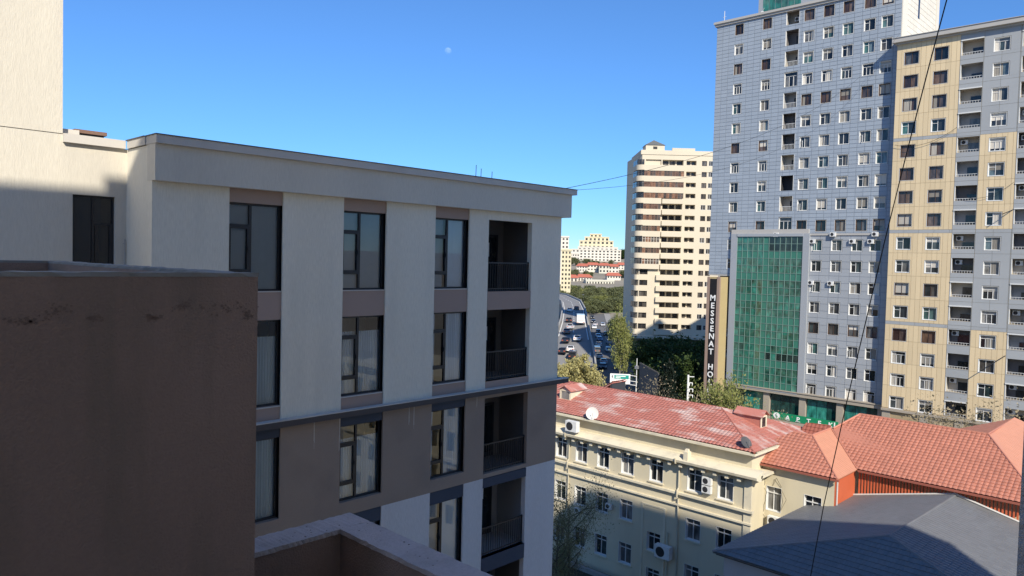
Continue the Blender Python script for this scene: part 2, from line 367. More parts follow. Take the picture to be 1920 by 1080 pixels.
# ------------------------------------------------------------------ ground, streets
def gheight(x, y):
    d = math.hypot(x, y)
    return max(0.0, min(1.0, (d - 560) / 620)) ** 1.3 * 33 + max(0.0, min(1.0, (d - 1500) / 3000)) * 25
g = MB(); rings = [0, 60, 150, 300, 450, 560, 620, 700, 800, 900, 1000, 1100, 1180, 1300, 1500, 2200, 4500, 9000]; NS = 64
for i in range(len(rings) - 1):
    for k in range(NS):
        a, b = 2 * pi * k / NS, 2 * pi * (k + 1) / NS
        pts = [(rings[i] * cos(a), rings[i] * sin(a)), (rings[i + 1] * cos(a), rings[i + 1] * sin(a)), (rings[i + 1] * cos(b), rings[i + 1] * sin(b)), (rings[i] * cos(b), rings[i] * sin(b))]
        if i == 0: pts = pts[:3]
        g.quad(*[(x, y, gheight(x, y)) for x, y in pts], var=.5)
solo('ground', g, 'ground', kind='structure')

def strip(left, right, dz=0.0):
    m = MB()
    for k in range(len(left) - 1):
        m.quad(left[k] + Vector((0, 0, dz)), right[k] + Vector((0, 0, dz)), right[k + 1] + Vector((0, 0, dz)), left[k + 1] + Vector((0, 0, dz)), var=.5)
    return m
# flyover: edges read off the photograph, deck climbing to 7 m and curving left
zs = [1.0, 4.8, 7.6, 9.6, 9.6, 9.6, 9.6, 9.6]
Lp = [(950, 735), (1010, 668), (1044, 629), (1052, 604), (1056, 580), (1054, 567), (1040, 557.5), (1000, 548.5)]
Rp = [(1120, 735), (1113, 668), (1107, 637), (1101, 609), (1096, 581), (1088, 565.5), (1062, 553.5), (1010, 545.5)]
DL = [on_z(*p, z) for p, z in zip(Lp, zs)]; DR = [on_z(*p, z) for p, z in zip(Rp, zs)]
o = solo('road', strip(DL, DR), 'asphalt', kind='structure')
m = MB()
for k in range(len(DL) - 1):                # deck edge beams and parapets
    for A_, B_, sgn in ((DL[k], DL[k + 1], 1), (DR[k], DR[k + 1], -1)):
        d = (B_ - A_); n = Vector((-d.y, d.x, 0)).normalized() * .4 * sgn
        lo = min(A_.z, 1.2)
        m.box8([A_ + Vector((0, 0, -lo)), B_ + Vector((0, 0, -lo)), B_ + n + Vector((0, 0, -lo)), A_ + n + Vector((0, 0, -lo)),
                A_ + Vector((0, 0, .85)), B_ + Vector((0, 0, .85)), B_ + n + Vector((0, 0, .85)), A_ + n + Vector((0, 0, .85))])
solo('flyover_parapet', m, 'concrete', 'long pale concrete parapet along both edges of the curving flyover', 'parapet')
for k in range(2, len(DL) - 1):             # piers under the deck
    c = (DL[k] + DR[k]) / 2; m = MB(); m.prism([(c.x + dx, c.y + dy) for dx, dy in ((-2, -.8), (2, -.8), (2, .8), (-2, .8))], 0, c.z - .05)
    solo('flyover_pier', m, 'concrete', 'concrete pier holding up the flyover deck', 'pier', 'piers under the flyover')
m = MB()                                    # lane lines on the deck
for k in range(1, len(DL) - 1):
    for fr in (.06, .5, .94):
        a, b = DL[k].lerp(DR[k], fr), DL[k + 1].lerp(DR[k + 1], fr); n = 1 if fr != .5 else max(3, int((b - a).length / 9))
        for q in range(n):
            p, r = a.lerp(b, q / n), a.lerp(b, (q + (1 if n == 1 else .5)) / n); d = (r - p); s_ = Vector((-d.y, d.x, 0)).normalized() * .12
            up = Vector((0, 0, .03)); m.quad(p + s_ + up, p - s_ + up, r - s_ + up, r + s_ + up)
solo('lane_marking', m, 'paint_white', kind='structure')
SL = [on_z(*p, .06) for p in [(1090, 760), (1117, 690), (1112, 640), (1106, 600), (1104, 588)]]
SR = [on_z(*p, .06) for p in [(1230, 760), (1196, 690), (1160, 642), (1136, 603), (1132, 588)]]
solo('street', strip(SL, SR), 'asphalt_dark', kind='structure')
m = MB()
for k in range(len(SL) - 1):
    d = SR[k + 1] - SR[k]; n = Vector((d.y, -d.x, 0)).normalized()
    A_, B_ = SR[k], SR[k + 1]; n *= 3.0; z = Vector((0, 0, .14))
    m.box8([A_, B_, B_ + n, A_ + n, A_ + z, B_ + z, B_ + n + z, A_ + n + z])
solo('pavement', m, 'kerb', kind='structure')
m = MB(); m.prism([(x, y) for x, y in (on_z(1104, 586, 0).xy, on_z(1190, 586, 0).xy, on_z(1190, 572, 0).xy, on_z(1104, 572, 0).xy)], 0, .3)
solo('lawn', m, 'grass', kind='structure')
m = MB(); m.box(-30, 53.5, -.3, 19, .004, .03); solo('courtyard', m, 'courtyard', kind='structure')
m = MB(); m.box(30, 52.6, 25, 44, .03, .10); solo('planting_bed', m, 'soil', kind='structure')
m = MB(); m.box(52.6, 53.0, 25, 46, 0, .45); solo('garden_kerb', m, 'kerb', 'low pale kerb at the foot of the cream house', 'kerb')


# ------------------------------------------------------------------ our own building (behind, beside and below the viewer)
own = thing('apartment_house', 'tall pale house whose rough plaster pier stands at the viewer\'s right', 'building', (2, -6, 0))
m = MB(); m.box(-6.7, 13.4, -12, -.4, 0, 48.15); m.box(-15, -6.7, -12, -.4, 0, 47.8); part('wall', m, 'own_light', own)
nb = thing('shade_block', 'unseen tall pale block, set apart for fill light, shading the grey roofed hall', 'building', (20, -18, 0))
m = MB(); m.box(16.5, 24.3, -31, -6, 0, 48.15); part('wall', m, 'own_light', nb); m = MB(); m.box(16.4, 24.4, -31.1, -5.9, 48.15, 48.3); part('coping', m, 'coping', nb)  # unseen mass split off the own house; gap shaped to admit fill light
m = MB(); m.box(.80, 1.25, -.4, .128, 18, 40); part('pier', m, 'own_plaster', own)
blk = thing('stair_block', 'dark brown plastered block with a flat parapet top close by', 'building', (-2, 7, 0))
m = MB(); X1, Y1, Y2, T = 2.58, 5.0, 9.58, .2
m.box(-9, X1, Y1, Y2, 0, 27.5)
for b in ((-9, X1, Y1, Y1 + T), (-9, X1, Y2 - T, Y2), (X1 - T, X1, Y1 + T, Y2 - T), (-9, -9 + T, Y1 + T, Y2 - T)): m.box(*b, 27.5, 27.835)
part('wall', m, 'own_brown', blk)
m = MB(); m.box(-8.8, X1 - T, Y1 + T, Y2 - T, 27.5, 27.52); part('roof', m, 'roof_membrane', blk)
for (cx, cz, sx, sz, sd) in ((1.30, 27.63, .10, .05, 1), (1.15, 27.58, .10, .02, 8), (2.34, 27.62, .20, .05, 2), (2.05, 27.64, .09, .04, 9), (1.52, 27.58, .05, .02, 3), (1.85, 27.57, .05, .02, 4), (2.5, 27.56, .03, .04, 5)):
    rs = random.Random(sd); m = MB()           # patches of flaked, blackened plaster: thin irregular scabs
    for q in range(34):
        x, z = cx + rs.gauss(0, sx * .5), cz + rs.gauss(0, sz * .45); r = rs.uniform(.003, .013); n = 6
        m.quad(*[(x + r * rs.uniform(.5, 1.4) * cos(2 * pi * k / n), Y1 - .0025 - .0003 * (q % 7), z + r * rs.uniform(.4, 1.1) * sin(2 * pi * k / n)) for k in range(n)])
    part('flaked_patch', m, 'own_stain', blk)['kind'] = 'stuff'
def rough_cap(mb, x0, x1, y0, y1, z0, z1, along, n, j, rs):
    """coping whose arrises are worn: cross sections jittered a few millimetres"""
    prev = None
    for k in range(n + 1):
        t = k / n; J = lambda a=j: rs.uniform(-a, a)
        if along == 'x': x = x0 + (x1 - x0) * t; q = [(x, y0 + J(), z0), (x, y1 + J(), z0), (x, y1 + J(), z1 + J(j * .6)), (x, y0 + J(), z1 + J(j * .6))]
        else: y = y0 + (y1 - y0) * t; q = [(x0 + J(), y, z0), (x1 + J(), y, z0), (x1 + J(), y, z1 + J(j * .6)), (x0 + J(), y, z1 + J(j * .6))]
        if prev:
            for i in range(4): mb.quad(prev[i], prev[(i + 1) % 4], q[(i + 1) % 4], q[i], var=.5)
        else: mb.quad(*q, var=.5)
        prev = q
    mb.quad(*prev, var=.5)
rs = random.Random(77); m = MB(); rough_cap(m, -9, X1 + .004, Y1 - .004, Y1 + T, 27.833, 27.86, 'x', 160, .006, rs); m.box(-9, X1, Y2 - T, Y2, 27.835, 27.86); rough_cap(m, X1 - T, X1, Y1 + T, Y2 - T, 27.834, 27.859, 'y', 50, .006, rs)
part('coping', m, 'roof_membrane', blk)
ter = thing('terrace', 'lower brown terrace with a broad pale parapet turning a corner', 'terrace', (3, 3, 0))
m = MB(); m.box(X1, 4.11, -.4, 6.07, 0, 24.3); m.box(X1, 4.11, 5.78, 6.07, 24.3, 25.46); m.box(3.82, 4.11, -.4, 5.78, 24.3, 25.46); part('wall', m, 'own_brown', ter)
m = MB(); rough_cap(m, X1, 4.125, 5.765, 6.085, 25.458, 25.5, 'x', 60, .007, rs); rough_cap(m, 3.805, 4.125, -.4, 5.77, 25.458, 25.499, 'y', 120, .007, rs); part('coping', m, 'cap_concrete', ter)
m = MB()                                             # mortar crumbs and grit lying on the coping
for q in range(45):
    if q % 2: x, y = rs.uniform(X1, 4.1), rs.uniform(5.8, 6.06)
    else: x, y = rs.uniform(3.83, 4.1), rs.uniform(3.5, 6.0)
    r = rs.uniform(.002, .007) * (1.6 if rs.random() < .1 else 1); m.box8([(x + r * a * rs.uniform(.6, 1.3), y + r * b * rs.uniform(.6, 1.3), 25.498 + c * r * rs.uniform(.5, 1.1)) for c in (0, 1) for a, b in ((-1, -1), (1, -1), (1, 1), (-1, 1))])
g_ = part('grit', m, 'grit', ter); g_['kind'] = 'stuff'
m = MB()
for q in range(14): m.tube([(2.63 + random.uniform(-.02, .06), 5.9 + random.uniform(-.02, .03), 25.5), (2.64 + random.uniform(-.05, .1), 5.9, 25.5 + random.uniform(.03, .12))], [.004, .001], 4)
solo('dry_weed', m, 'leaf_dry', 'tiny dry weed growing in the pale terrace parapet', 'weed')

# ------------------------------------------------------------------ grey and brown apartment block
apt = thing('apartment_block', 'flat roofed grey and brown apartment block with tall dark framed windows', 'building', (15, 24, 0))
F = Fac((0, 19), 0); COLS = [(8.98, 10.53), (12.49, 14.05), (16.03, 17.56)]; LOG = (18.49, 20.76); U0, U1 = 7.03, 22.45
UW = [(26.97, 29.34), (23.76, 26.17)]
D = .06
m = MB(); F.wall(m, U0, U1, 23.22, 30.6, [(a, b, 23.36, 29.72, D) for a, b in COLS] + [(*LOG, 26.85, 29.4, .22), (*LOG, 23.63, 26.19, .22)])
m.box(U0, U1 - .01, 20.9, 33, 0, 30.58); m.box(U1 - .3, U1 - .004, 19.03, 33, 0, 30.585)
m.quad((U0, 19, 0), (U0, 20.9, 0), (U0, 20.9, 30.6), (U0, 19, 30.6)); part('wall', m, 'stucco_lifted', apt)
m = MB(); br = [(a, b, 20.55, 23.2, D) for a, b in COLS] + [(*LOG, 20.28, 23.02, .22)]; F.wall(m, U0, U1, 20.13, 23.22, br); part('wall', m, 'stucco_brown', apt)
low = []
for k in range(5):
    z = -3.135 * k; low += [(a, b, 17.3 + z, 20.13 + z - (.0 if k == 0 else .02), D) for a, b in COLS] + [(*LOG, 17.2 + z, 20.13 + z - (.0 if k == 0 else .02), .22)]
m = MB(); F.wall(m, U0, U1, 0, 20.13, low); part('wall', m, 'stucco_bluegrey', apt)
for a, b in COLS:                                # infill strips between the windows
    for z0, z1 in ((29.34, 29.72), (26.17, 26.97), (23.36, 23.76)):
        m = MB(); F.box(m, a, b, z0, z1, -.3, -D + .012); part('brown_panel', m, 'panel_brown', apt)
    m = MB(); F.box(m, a, b, 22.87, 23.2, -.3, -D + .03); part('slate_panel', m, 'panel_slate', apt)
    for k in range(5): m = MB(); F.box(m, a, b, 19.68 - 3.135 * k, 20.11 - 3.135 * k, -.3, -D + .03); part('slate_panel', m, 'panel_slate', apt)
for z0, z1 in ((26.19, 26.85), (23.34, 23.63)): m = MB(); F.box(m, *LOG, z0, z1, -.2, .012); part('brown_panel', m, 'panel_brown', apt)
for k in range(5): m = MB(); F.box(m, LOG[0], LOG[1], 19.78 - 3.135 * k, 20.11 - 3.135 * k, -.2, .012); part('slate_panel', m, 'panel_slate', apt)
for k in range(4): m = MB(); F.box(m, LOG[0], LOG[1], 16.66 - 3.135 * k, 17.2 - 3.135 * k, -.2, .016); part('slate_panel', m, 'panel_slate', apt)
m = MB(); F.box(m, U0 - .006, U1 + .36, 29.71, 30.598, -.3, .20); m.box(U1 + .003, U1 + .36, 19.3, 33, 29.71, 30.6); part('fascia', m, 'stucco_dimmed', apt)
m = MB(); F.box(m, U0 - .02, U1 + .56, 30.6, 30.80, -.35, .30); m.box(U0 - .05, U0 + .3, 19.35, 20.55, 30.6, 30.80); m.box(U1 + .2, U1 + .56, 19.35, 33, 30.6, 30.80); cp = part('coping', m, 'coping', apt)
m = MB(); F.box(m, U0 - .04, U1 + .58, 30.80, 30.825, -.38, .32); m.box(U0 - .07, U0 + .3, 19.38, 20.6, 30.80, 30.825); part('coping_cap', m, 'slate_roof', apt)
m = MB(); F.box(m, U0 - .006, U1 + .42, 23.19, 23.36, -.02, .24); m.box(U1 + .003, U1 + .42, 19.02, 30, 23.19, 23.36); part('ledge', m, 'ledge_dark', apt)
m = MB(); F.box(m, U0 - .008, U1 + .43, 23.36, 23.385, -.0, .25); part('ledge_flashing', m, 'coping', apt)
m = MB(); m.box(U0, U1, 19.3, 33, 30.585, 30.6); part('roof', m, 'roof_membrane', apt)
m = MB()                                         # lime runs under the ledge
for u, l in ((11.6, .75), (12.46, 1.1), (15.08, .75), (15.28, .8), (18.1, .45)):
    for q in range(3): F.box(m, u + q * .012 - .012, u + q * .012 - .006, 23.1 - l * random.uniform(.6, 1), 23.13, .0005, .0035)
part('lime_run', m, 'coping', apt)['kind'] = 'stuff'

PANES = {}
def apt_window(u0, u1, z0, z1, fac, parent, root, style, w=-D):
    """tall dark frame: narrow light column with a sash beside one fixed pane"""
    W, Hh = u1 - u0, z1 - z0; key = (round(W, 2), round(Hh, 2))
    if key not in PANES:
        t = .055; mu = W * .43; z3, z4 = Hh * .735, Hh * .225
        f = MB(); B = lambda x0, x1, a, b, y0=0.0, y1=.075: f.box(x0, x1, y0, y1, a, b)
        B(0, t, 0, Hh); B(W - t, W, 0, Hh); B(t, W - t, 0, t); B(t, W - t, Hh - t, Hh); B(mu - .035, mu + .035, t, Hh - t)
        B(t, mu - .035, z3, z3 + .06); B(t, mu - .035, z4 - .06, z4)
        s = MB(); a0, a1 = t, mu - .035
        for x0, x1, a, b in ((a0, a0 + .06, z4, z3), (a1 - .06, a1, z4, z3), (a0 + .06, a1 - .06, z4, z4 + .06), (a0 + .06, a1 - .06, z3 - .06, z3)): s.box(x0, x1, -.02, .06, a, b)
        s.box(a1 - .045, a1 - .015, -.06, -.02, (z3 + z4) / 2 - .07, (z3 + z4) / 2 + .07)
        ps = []
        for x0, x1, a, b in ((mu + .035, W - t, t, Hh - t), (t, mu - .035, z3 + .06, Hh - t), (a0 + .06, a1 - .06, z4 + .06, z3 - .06), (t, mu - .035, t, z4 - .06)):
            p = MB(); p.quad((x0, .035, a), (x1, .035, a), (x1, .035, b), (x0, .035, b)); ps.append(p.mesh('pane', 'glass'))
        PANES[key] = (f.mesh('window', 'dark_metal'), s.mesh('sash', 'dark_metal'), ps)
    fm, sm, ps = PANES[key]
    o = link('window', fm, parent); fac.place(o, u0, z0, w - .10, root)
    link('sash', sm, o)
    for p in ps: link('pane', p, o)
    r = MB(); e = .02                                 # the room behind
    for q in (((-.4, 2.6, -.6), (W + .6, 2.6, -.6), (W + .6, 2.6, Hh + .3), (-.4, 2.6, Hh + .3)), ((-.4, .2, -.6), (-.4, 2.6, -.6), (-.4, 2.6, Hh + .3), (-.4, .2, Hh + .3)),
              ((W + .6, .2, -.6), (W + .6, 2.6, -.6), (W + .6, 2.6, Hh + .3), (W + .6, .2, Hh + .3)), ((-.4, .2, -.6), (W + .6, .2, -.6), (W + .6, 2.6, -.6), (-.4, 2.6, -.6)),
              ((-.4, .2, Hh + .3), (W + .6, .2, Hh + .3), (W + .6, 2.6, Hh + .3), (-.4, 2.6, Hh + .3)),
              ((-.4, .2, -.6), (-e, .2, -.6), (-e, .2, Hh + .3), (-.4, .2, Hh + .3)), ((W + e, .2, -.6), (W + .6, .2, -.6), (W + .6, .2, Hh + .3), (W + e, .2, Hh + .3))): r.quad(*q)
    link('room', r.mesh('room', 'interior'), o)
    def drape(x0, x1, a, b, y, amp, mt, wl=.09):
        c = MB(); n = max(6, int((x1 - x0) / wl * 6)); pr = None
        for k in range(n + 1):
            x = x0 + (x1 - x0) * k / n; y_ = y + amp * sin(2 * pi * x / wl + 1.5 * sin(x * 5)) * (1 + .4 * sin(x * 13))
            if pr: c.quad((pr[0], pr[1], a), (x, y_, a), (x, y_, b), (pr[0], pr[1], b), var=.5)
            pr = (x, y_)
        link('curtain', c.mesh('curtain', mt), o)
    if style == 'blind': drape(-.05, W + .05, -.05, Hh + .05, .12, .0015, 'blind', .5)
    elif style == 'sheer': drape(-.05, W + .05, -.05, Hh * .80, .16, .022, 'curtain')
    elif style == 'half': drape(W * .45, W + .05, -.05, Hh + .05, .16, .02, 'curtain'); drape(-.05, W * .2, -.05, Hh + .05, .16, .02, 'curtain')
    elif style == 'roller': drape(-.05, W * .40, -.05, Hh, .16, .003, 'blind', .5); drape(W * .45, W + .05, .0, Hh, .14, .004, 'curtain', .4)
    return o
sty = {0: ['blind', 'blind', 'roller'], 1: ['sheer', 'sheer', 'half'], 2: ['half', 'sheer', 'half'], 3: ['half', 'half', 'roller']}
for i, (a, b) in enumerate(COLS):
    for k, (z0, z1) in enumerate(UW + [(20.55, 22.87), (17.3, 19.68), (14.165, 16.545)]):
        apt_window(a, b, z0, z1, F, apt, apt, sty.get(k, ['half'] * 3)[i])
        if k == 0 or k == 1: pass
        s_ = MB(); F.box(s_, a, b, z0 - .03, z0 - .001, -.18, -D + .04); part('sill', s_, 'coping' if k < 2 else 'stucco_brown', apt)
def loggia(z0, z1, dark, k):
    a, b = LOG; m = MB(); dp = -1.75; P = F.P; f0 = z0 - .02
    m.quad(P(a - .3, f0, dp), P(b + .25, f0, dp), P(b + .25, z1 + .1, dp), P(a - .3, z1 + .1, dp)); m.quad(P(a - .3, f0, -.22), P(a - .3, f0, dp), P(a - .3, z1 + .1, dp), P(a - .3, z1 + .1, -.22))
    m.quad(P(b + .25, f0, -.22), P(b + .25, f0, dp), P(b + .25, z1 + .1, dp), P(b + .25, z1 + .1, -.22)); m.quad(P(a - .3, z1 + .1, -.22), P(b + .25, z1 + .1, -.22), P(b + .25, z1 + .1, dp), P(a - .3, z1 + .1, dp))
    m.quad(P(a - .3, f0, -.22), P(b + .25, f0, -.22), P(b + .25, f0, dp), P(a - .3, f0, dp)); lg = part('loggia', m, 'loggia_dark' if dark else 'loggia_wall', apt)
    m = MB(); F.box(m, b - 1.0, b - .1, z0, z0 + 2.1, dp + .005, dp + .05); part('balcony_door', m, 'dark_metal', lg, apt)
    m = MB(); F.box(m, b - .9, b - .2, z0 + .2, z0 + 2.0, dp + .051, dp + .056); part('pane', m, 'pane_dark', lg, apt)
    m = MB(); m.tube([P(a + .8, z0 + .1, dp + .06), P(a + .8, z1, dp + .06)], .03); part('pipe', m, 'loggia_wall', lg, apt)
    m = MB(); F.box(m, a, b, z0 + 1.0, z0 + 1.05, -.16, -.11); F.box(m, a, b, z0 + .08, z0 + .11, -.15, -.12); n = 19
    for q in range(n + 1): u = a + .03 + (b - a - .06) * q / n; F.box(m, u - .009, u + .009, z0 + .02, z0 + 1.0, -.145, -.127)
    F.box(m, b - .05, b - .01, z0 + .0, z0 + 1.08, -.155, -.115); part('railing', m, 'dark_metal', lg, apt)
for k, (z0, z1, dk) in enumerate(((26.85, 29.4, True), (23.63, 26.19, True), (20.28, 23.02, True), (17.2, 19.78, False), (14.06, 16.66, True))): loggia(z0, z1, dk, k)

# return wall, recessed wall and the tall stair tower on the left
FR = Fac((0, 20.715), 0)
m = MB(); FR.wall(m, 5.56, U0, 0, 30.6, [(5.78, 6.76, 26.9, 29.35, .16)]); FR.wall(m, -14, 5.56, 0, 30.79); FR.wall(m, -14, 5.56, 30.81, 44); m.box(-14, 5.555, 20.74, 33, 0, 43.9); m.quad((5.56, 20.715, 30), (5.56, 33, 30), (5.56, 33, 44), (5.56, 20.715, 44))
part('wall', m, 'stucco_dimmed', apt)
m = MB(); FR.box(m, 5.56, U0 - .06, 30.6, 30.81, -.3, .11); part('coping', m, 'coping', apt)
m = MB(); m.box(5.56, U0, 21, 33, 30.55, 30.6); part('roof', m, 'roof_membrane', apt)
m = MB(); W = .98; Hh = 2.45
for x0, x1, a, b in ((0, .05, 0, Hh), (W - .05, W, 0, Hh), (.05, W - .05, Hh - .05, Hh), (.05, W - .05, 0, .05), (.46, .52, .05, Hh - .05), (.52, W - .05, 1.7, 1.76), (.54, .60, .1, 1.7), (W - .11, W - .05, .1, 1.7)): m.box(x0, x1, 0, .07, a, b)
o = link('window', m.mesh('window', 'dark_metal'), apt); FR.place(o, 5.78, 26.9, -.10, apt)
for x0, x1, a, b in ((.05, .46, .05, 2.4), (.52, .93, 1.76, 2.4), (.60, .87, .1, 1.7)):
    p = MB(); p.quad((x0, .035, a), (x1, .035, a), (x1, .035, b), (x0, .035, b)); link('pane', p.mesh('pane', 'car_glass'), o)
m = MB(); m.tube([(6.98, 20.66, 27.3), (6.98, 20.66, 28.28)], .018); m.tube([(6.93, 20.66, 28.17), (6.99, 20.66, 28.17)], .014); part('drain_pipe', m, 'stone_frame', apt)
vent = thing('roof_vent', 'brown metal capped vent on a pale base beside the tall stair wall', 'vent', (6.1, 21.3, 30.6))
m = MB(); m.box(5.62, 6.02, 21.05, 21.5, 30.6, 30.98); part('base', m, 'coping', vent)
m = MB(); m.box(5.98, 6.62, 21.15, 21.6, 30.6, 30.93); part('shaft', m, 'interior', vent)
m = MB(); m.box(5.93, 6.68, 21.1, 21.65, 30.93, 31.02); part('cap', m, 'rust_cap', vent)
for dx, h, lb in ((18.35, .55, 'tallest'), (18.6, .45, 'middle'), (19.15, .4, 'shortest')):
    m = MB(); m.tube([(dx, 19.6, 30.6), (dx + .02, 19.6, 30.8 + h)], .012, 5); solo('roof_rod', m, 'dark_metal', lb + ' thin metal rod standing on the flat roof of the grey apartment block', 'rod')

# ------------------------------------------------------------------ small fittings used on several houses
def ac_proto():
    r = thing('air_conditioner', 'white air conditioner unit', 'air conditioner')
    m = MB(); m.box(-.42, .42, -.36, -.04, 0, .62); a = part('casing', m, 'ac_white', r)
    m = MB(); n = 18; c = [(-.1 + .25 * cos(2 * pi * k / n), -.362, .31 + .25 * sin(2 * pi * k / n)) for k in range(n)]; m.quad(*c); link('fan_grille', m.mesh('fan_grille', 'ac_dark'), r)
    m = MB(); m.box(-.36, -.32, -.34, .0, -.05, -.002); m.box(.32, .36, -.34, .0, -.05, -.002); part('bracket', m, 'steel', r)
    return r
AC0 = ac_proto(); AC_used = [False]
def ac(fac, u, v, w, label, group=None, s=1.0):
    if AC_used[0]: r = copy_tree(AC0)
    else: r = AC0; AC_used[0] = True
    r.location = fac.P(u, v, w); r.rotation_euler = (0, 0, fac.a); r.scale = (s, s, s); r['label'] = label
    if 'group' in r: del r['group']
    if group: r['group'] = group
    return r
for k, z in ((0, 28.1), (2, 24.9), (4, 18.75)):
    ac(F, 19.55, z, -1.72, ['white air conditioner on the back wall of the top loggia', '', 'white air conditioner in the loggia below, under the thick ledge', '', 'white air conditioner in the lowest pale loggia with the brown slatted floor'][k], s=.85)

def window_kind(W, Hh, kind, depth=.25):
    """far window: lining in the opening, frame, then one pane (sub-part) per light. Local frame: x right, y inwards"""
    f = MB(); t = .03; y0, y1 = depth - .07, depth
    for x0, x1, a, b in ((0, t, 0, Hh), (W - t, W, 0, Hh), (t, W - t, 0, t), (t, W - t, Hh - t, Hh)): f.box(x0, x1, -.035, y1, a, b)
    xs = []
    T = .05
    def bar(x0, x1, a, b): f.box(x0, x1, y0 - .03, y1, a, b)
    for x0, x1, a, b in ((t, t + T, t, Hh - t), (W - t - T, W - t, t, Hh - t), (t + T, W - t - T, t, t + T), (t + T, W - t - T, Hh - t - T, Hh - t)): bar(x0, x1, a, b)
    if kind in ('T', 'two'):
        bar(W * .44 - T / 2, W * .44 + T / 2, t + T, Hh - t - T)
        if kind == 'T': bar(t + T, W * .44, Hh * .66, Hh * .66 + T)
        lights = [(t, W * .44, t, Hh - t), (W * .44, W - t, t, Hh - t)]
    elif kind == 'three':
        for q in (.34, .66): bar(W * q - T / 2, W * q + T / 2, t + T, Hh * .74)
        bar(t + T, W - t - T, Hh * .72, Hh * .72 + T); lights = [(t, W * .34, t, Hh * .74), (W * .34, W * .66, t, Hh * .74), (W * .66, W - t, t, Hh * .74), (t, W - t, Hh * .74, Hh - t)]
    else:
        bar(W * .5 - T / 2, W * .5 + T / 2, t + T, Hh - t - T); lights = [(t, W * .5, t, Hh - t), (W * .5, W - t, t, Hh - t)]
    ps = []
    for x0, x1, a, b in lights:
        p = MB(); p.quad((x0, y1 - .02, a), (x1, y1 - .02, a), (x1, y1 - .02, b), (x0, y1 - .02, b)); ps.append(p)
    return f, ps
WK = {}
def put_window(fac, u, v, w, W, Hh, kind, fmat, pmat, root, depth=.25):
    key = (W, Hh, kind, fmat, pmat, depth)
    if key not in WK:
        f, ps = window_kind(W, Hh, kind, depth); WK[key] = (f.mesh('window', fmat), [p.mesh('pane', pmat) for p in ps])
    fm, ps = WK[key]; o = link('window', fm, root); fac.place(o, u, v, w, root)
    for p in ps: link('pane', p, o)
    return o

def letter_mesh(ch, size, mt, ext=.03):
    cu = bpy.data.curves.new('letter', 'FONT'); cu.body = ch; cu.size = size; cu.extrude = ext; cu.offset = size * .018; cu.align_x = 'CENTER'; cu.resolution_u = 3
    ob = bpy.data.objects.new('tmp', cu); COL.objects.link(ob); dg = bpy.context.evaluated_depsgraph_get()
    me = bpy.data.meshes.new_from_object(ob.evaluated_get(dg)); bpy.data.objects.remove(ob); bpy.data.curves.remove(cu)
    me.materials.clear(); me.materials.append(MATS[mt]); me.transform(Matrix.Rotation(pi / 2, 4, 'X')); return me

# ------------------------------------------------------------------ blue tower
XT = 115.0
tw = thing('tower_block', 'tall blue-grey clad tower block with a green glass bay low on its front', 'building', (XT + 8, 50, 0))
T = Fac((XT, 0), -pi / 2); TY = lambda y: -y          # u = -Y
TC = [(60.93, 59.30), (56.10, 54.45), None, (49.36, 47.70), (46.39, 44.72), (43.50, 41.80), (40.45, 38.75), (38.03, 36.30)]
rowz = lambda k: 67.746 - 3.246 * k if k < 11 else 32.3 - 3.175 * (k - 11)          # head of the window in row k
WH = 1.82
holes = []; wins = []
ROW = ['B', 'T', 'T', '3', 'B', 'T', '2', 'T', 'T', '2', 'D', 'T', 'T', 'T', 'T', 'D', 'T', 'T', 'S']
SPEC = {(1, 0): 'T', (1, 1): 'T', (2, 0): 'B', (2, 1): 'B', (3, 0): '3', (3, 1): '3', (4, 0): 'G', (4, 1): '2', (5, 0): 'G', (5, 1): 'G', (6, 0): 'B', (6, 1): 'B', (7, 0): '3', (7, 1): '3', (9, 0): 'G', (9, 1): 'G'}
for k in range(19):
    zt = rowz(k)
    for c, cc in enumerate(TC):
        if cc is None: continue
        if k >= 11 and c in (1,): continue
        if k >= 13 and c == 0: continue
        if k >= 11 and c == 3: u0 = -46.85
        else: u0 = -cc[0]
        if k >= 11 and 3 <= c <= 6: u0 = -[46.87, 43.88, 40.95, 38.35][c - 3]
        if k >= 11 and c == 7: continue
        u1 = u0 + (1.62 if c < 3 else 1.70)
        holes.append((u0, u1, zt - WH, zt, .3)); wins.append((k, c, u0, u1, zt))
BAL = (-52.24, -50.05); bal = []
for k in range(0, 11):
    zt = rowz(k) + .55; holes.append((*BAL, zt - 2.35, zt, .2)); bal.append((k, zt))
ZB, ZTOP = 8.06, 68.7; YL, YR = 64.2, 35.3
GL = (-59.63, -47.0, 8.3, 33.15)                       # green bay
front = [h for h in holes]; front.append((GL[0], GL[1], GL[2], GL[3], .05)); front.append((-64.2, -59.95, 0, 26.45, .05))
m = MB(); T.wall(m, -YL, -YR, ZB, ZTOP, front); m.quad(T.P(-YL, 26.5, 0), T.P(-YL, 26.5, -3), T.P(-YL, ZTOP, -3), T.P(-YL, ZTOP, 0)); m.quad(T.P(-YL, ZTOP, 0), T.P(-YR, ZTOP, 0), T.P(-YR, ZTOP, -3), T.P(-YL, ZTOP, -3)); part('wall', m, 'joint_blue', tw)
m = MB(); m.box(XT + 2, XT + 11, 59.9, 64.15, 26.5, 68.69); m.box(XT + 2, XT + 11, 45, 59.9, 0, 68.69); m.box(XT + 2, XT + 17.4, 35.35, 45, 0, 70.4); part('core_wall', m, 'panel_grey', tw)
m = MB(); ex = front + [(-47.0, -YR, ZB - 1, 32.9, 0)]
T.panels(m, -YL, -YR, ZB, ZTOP - .7, 1.12, .6, ex, gap=.05); cl = part('cladding', m, 'panel_blue', tw); cl['kind'] = 'stuff'
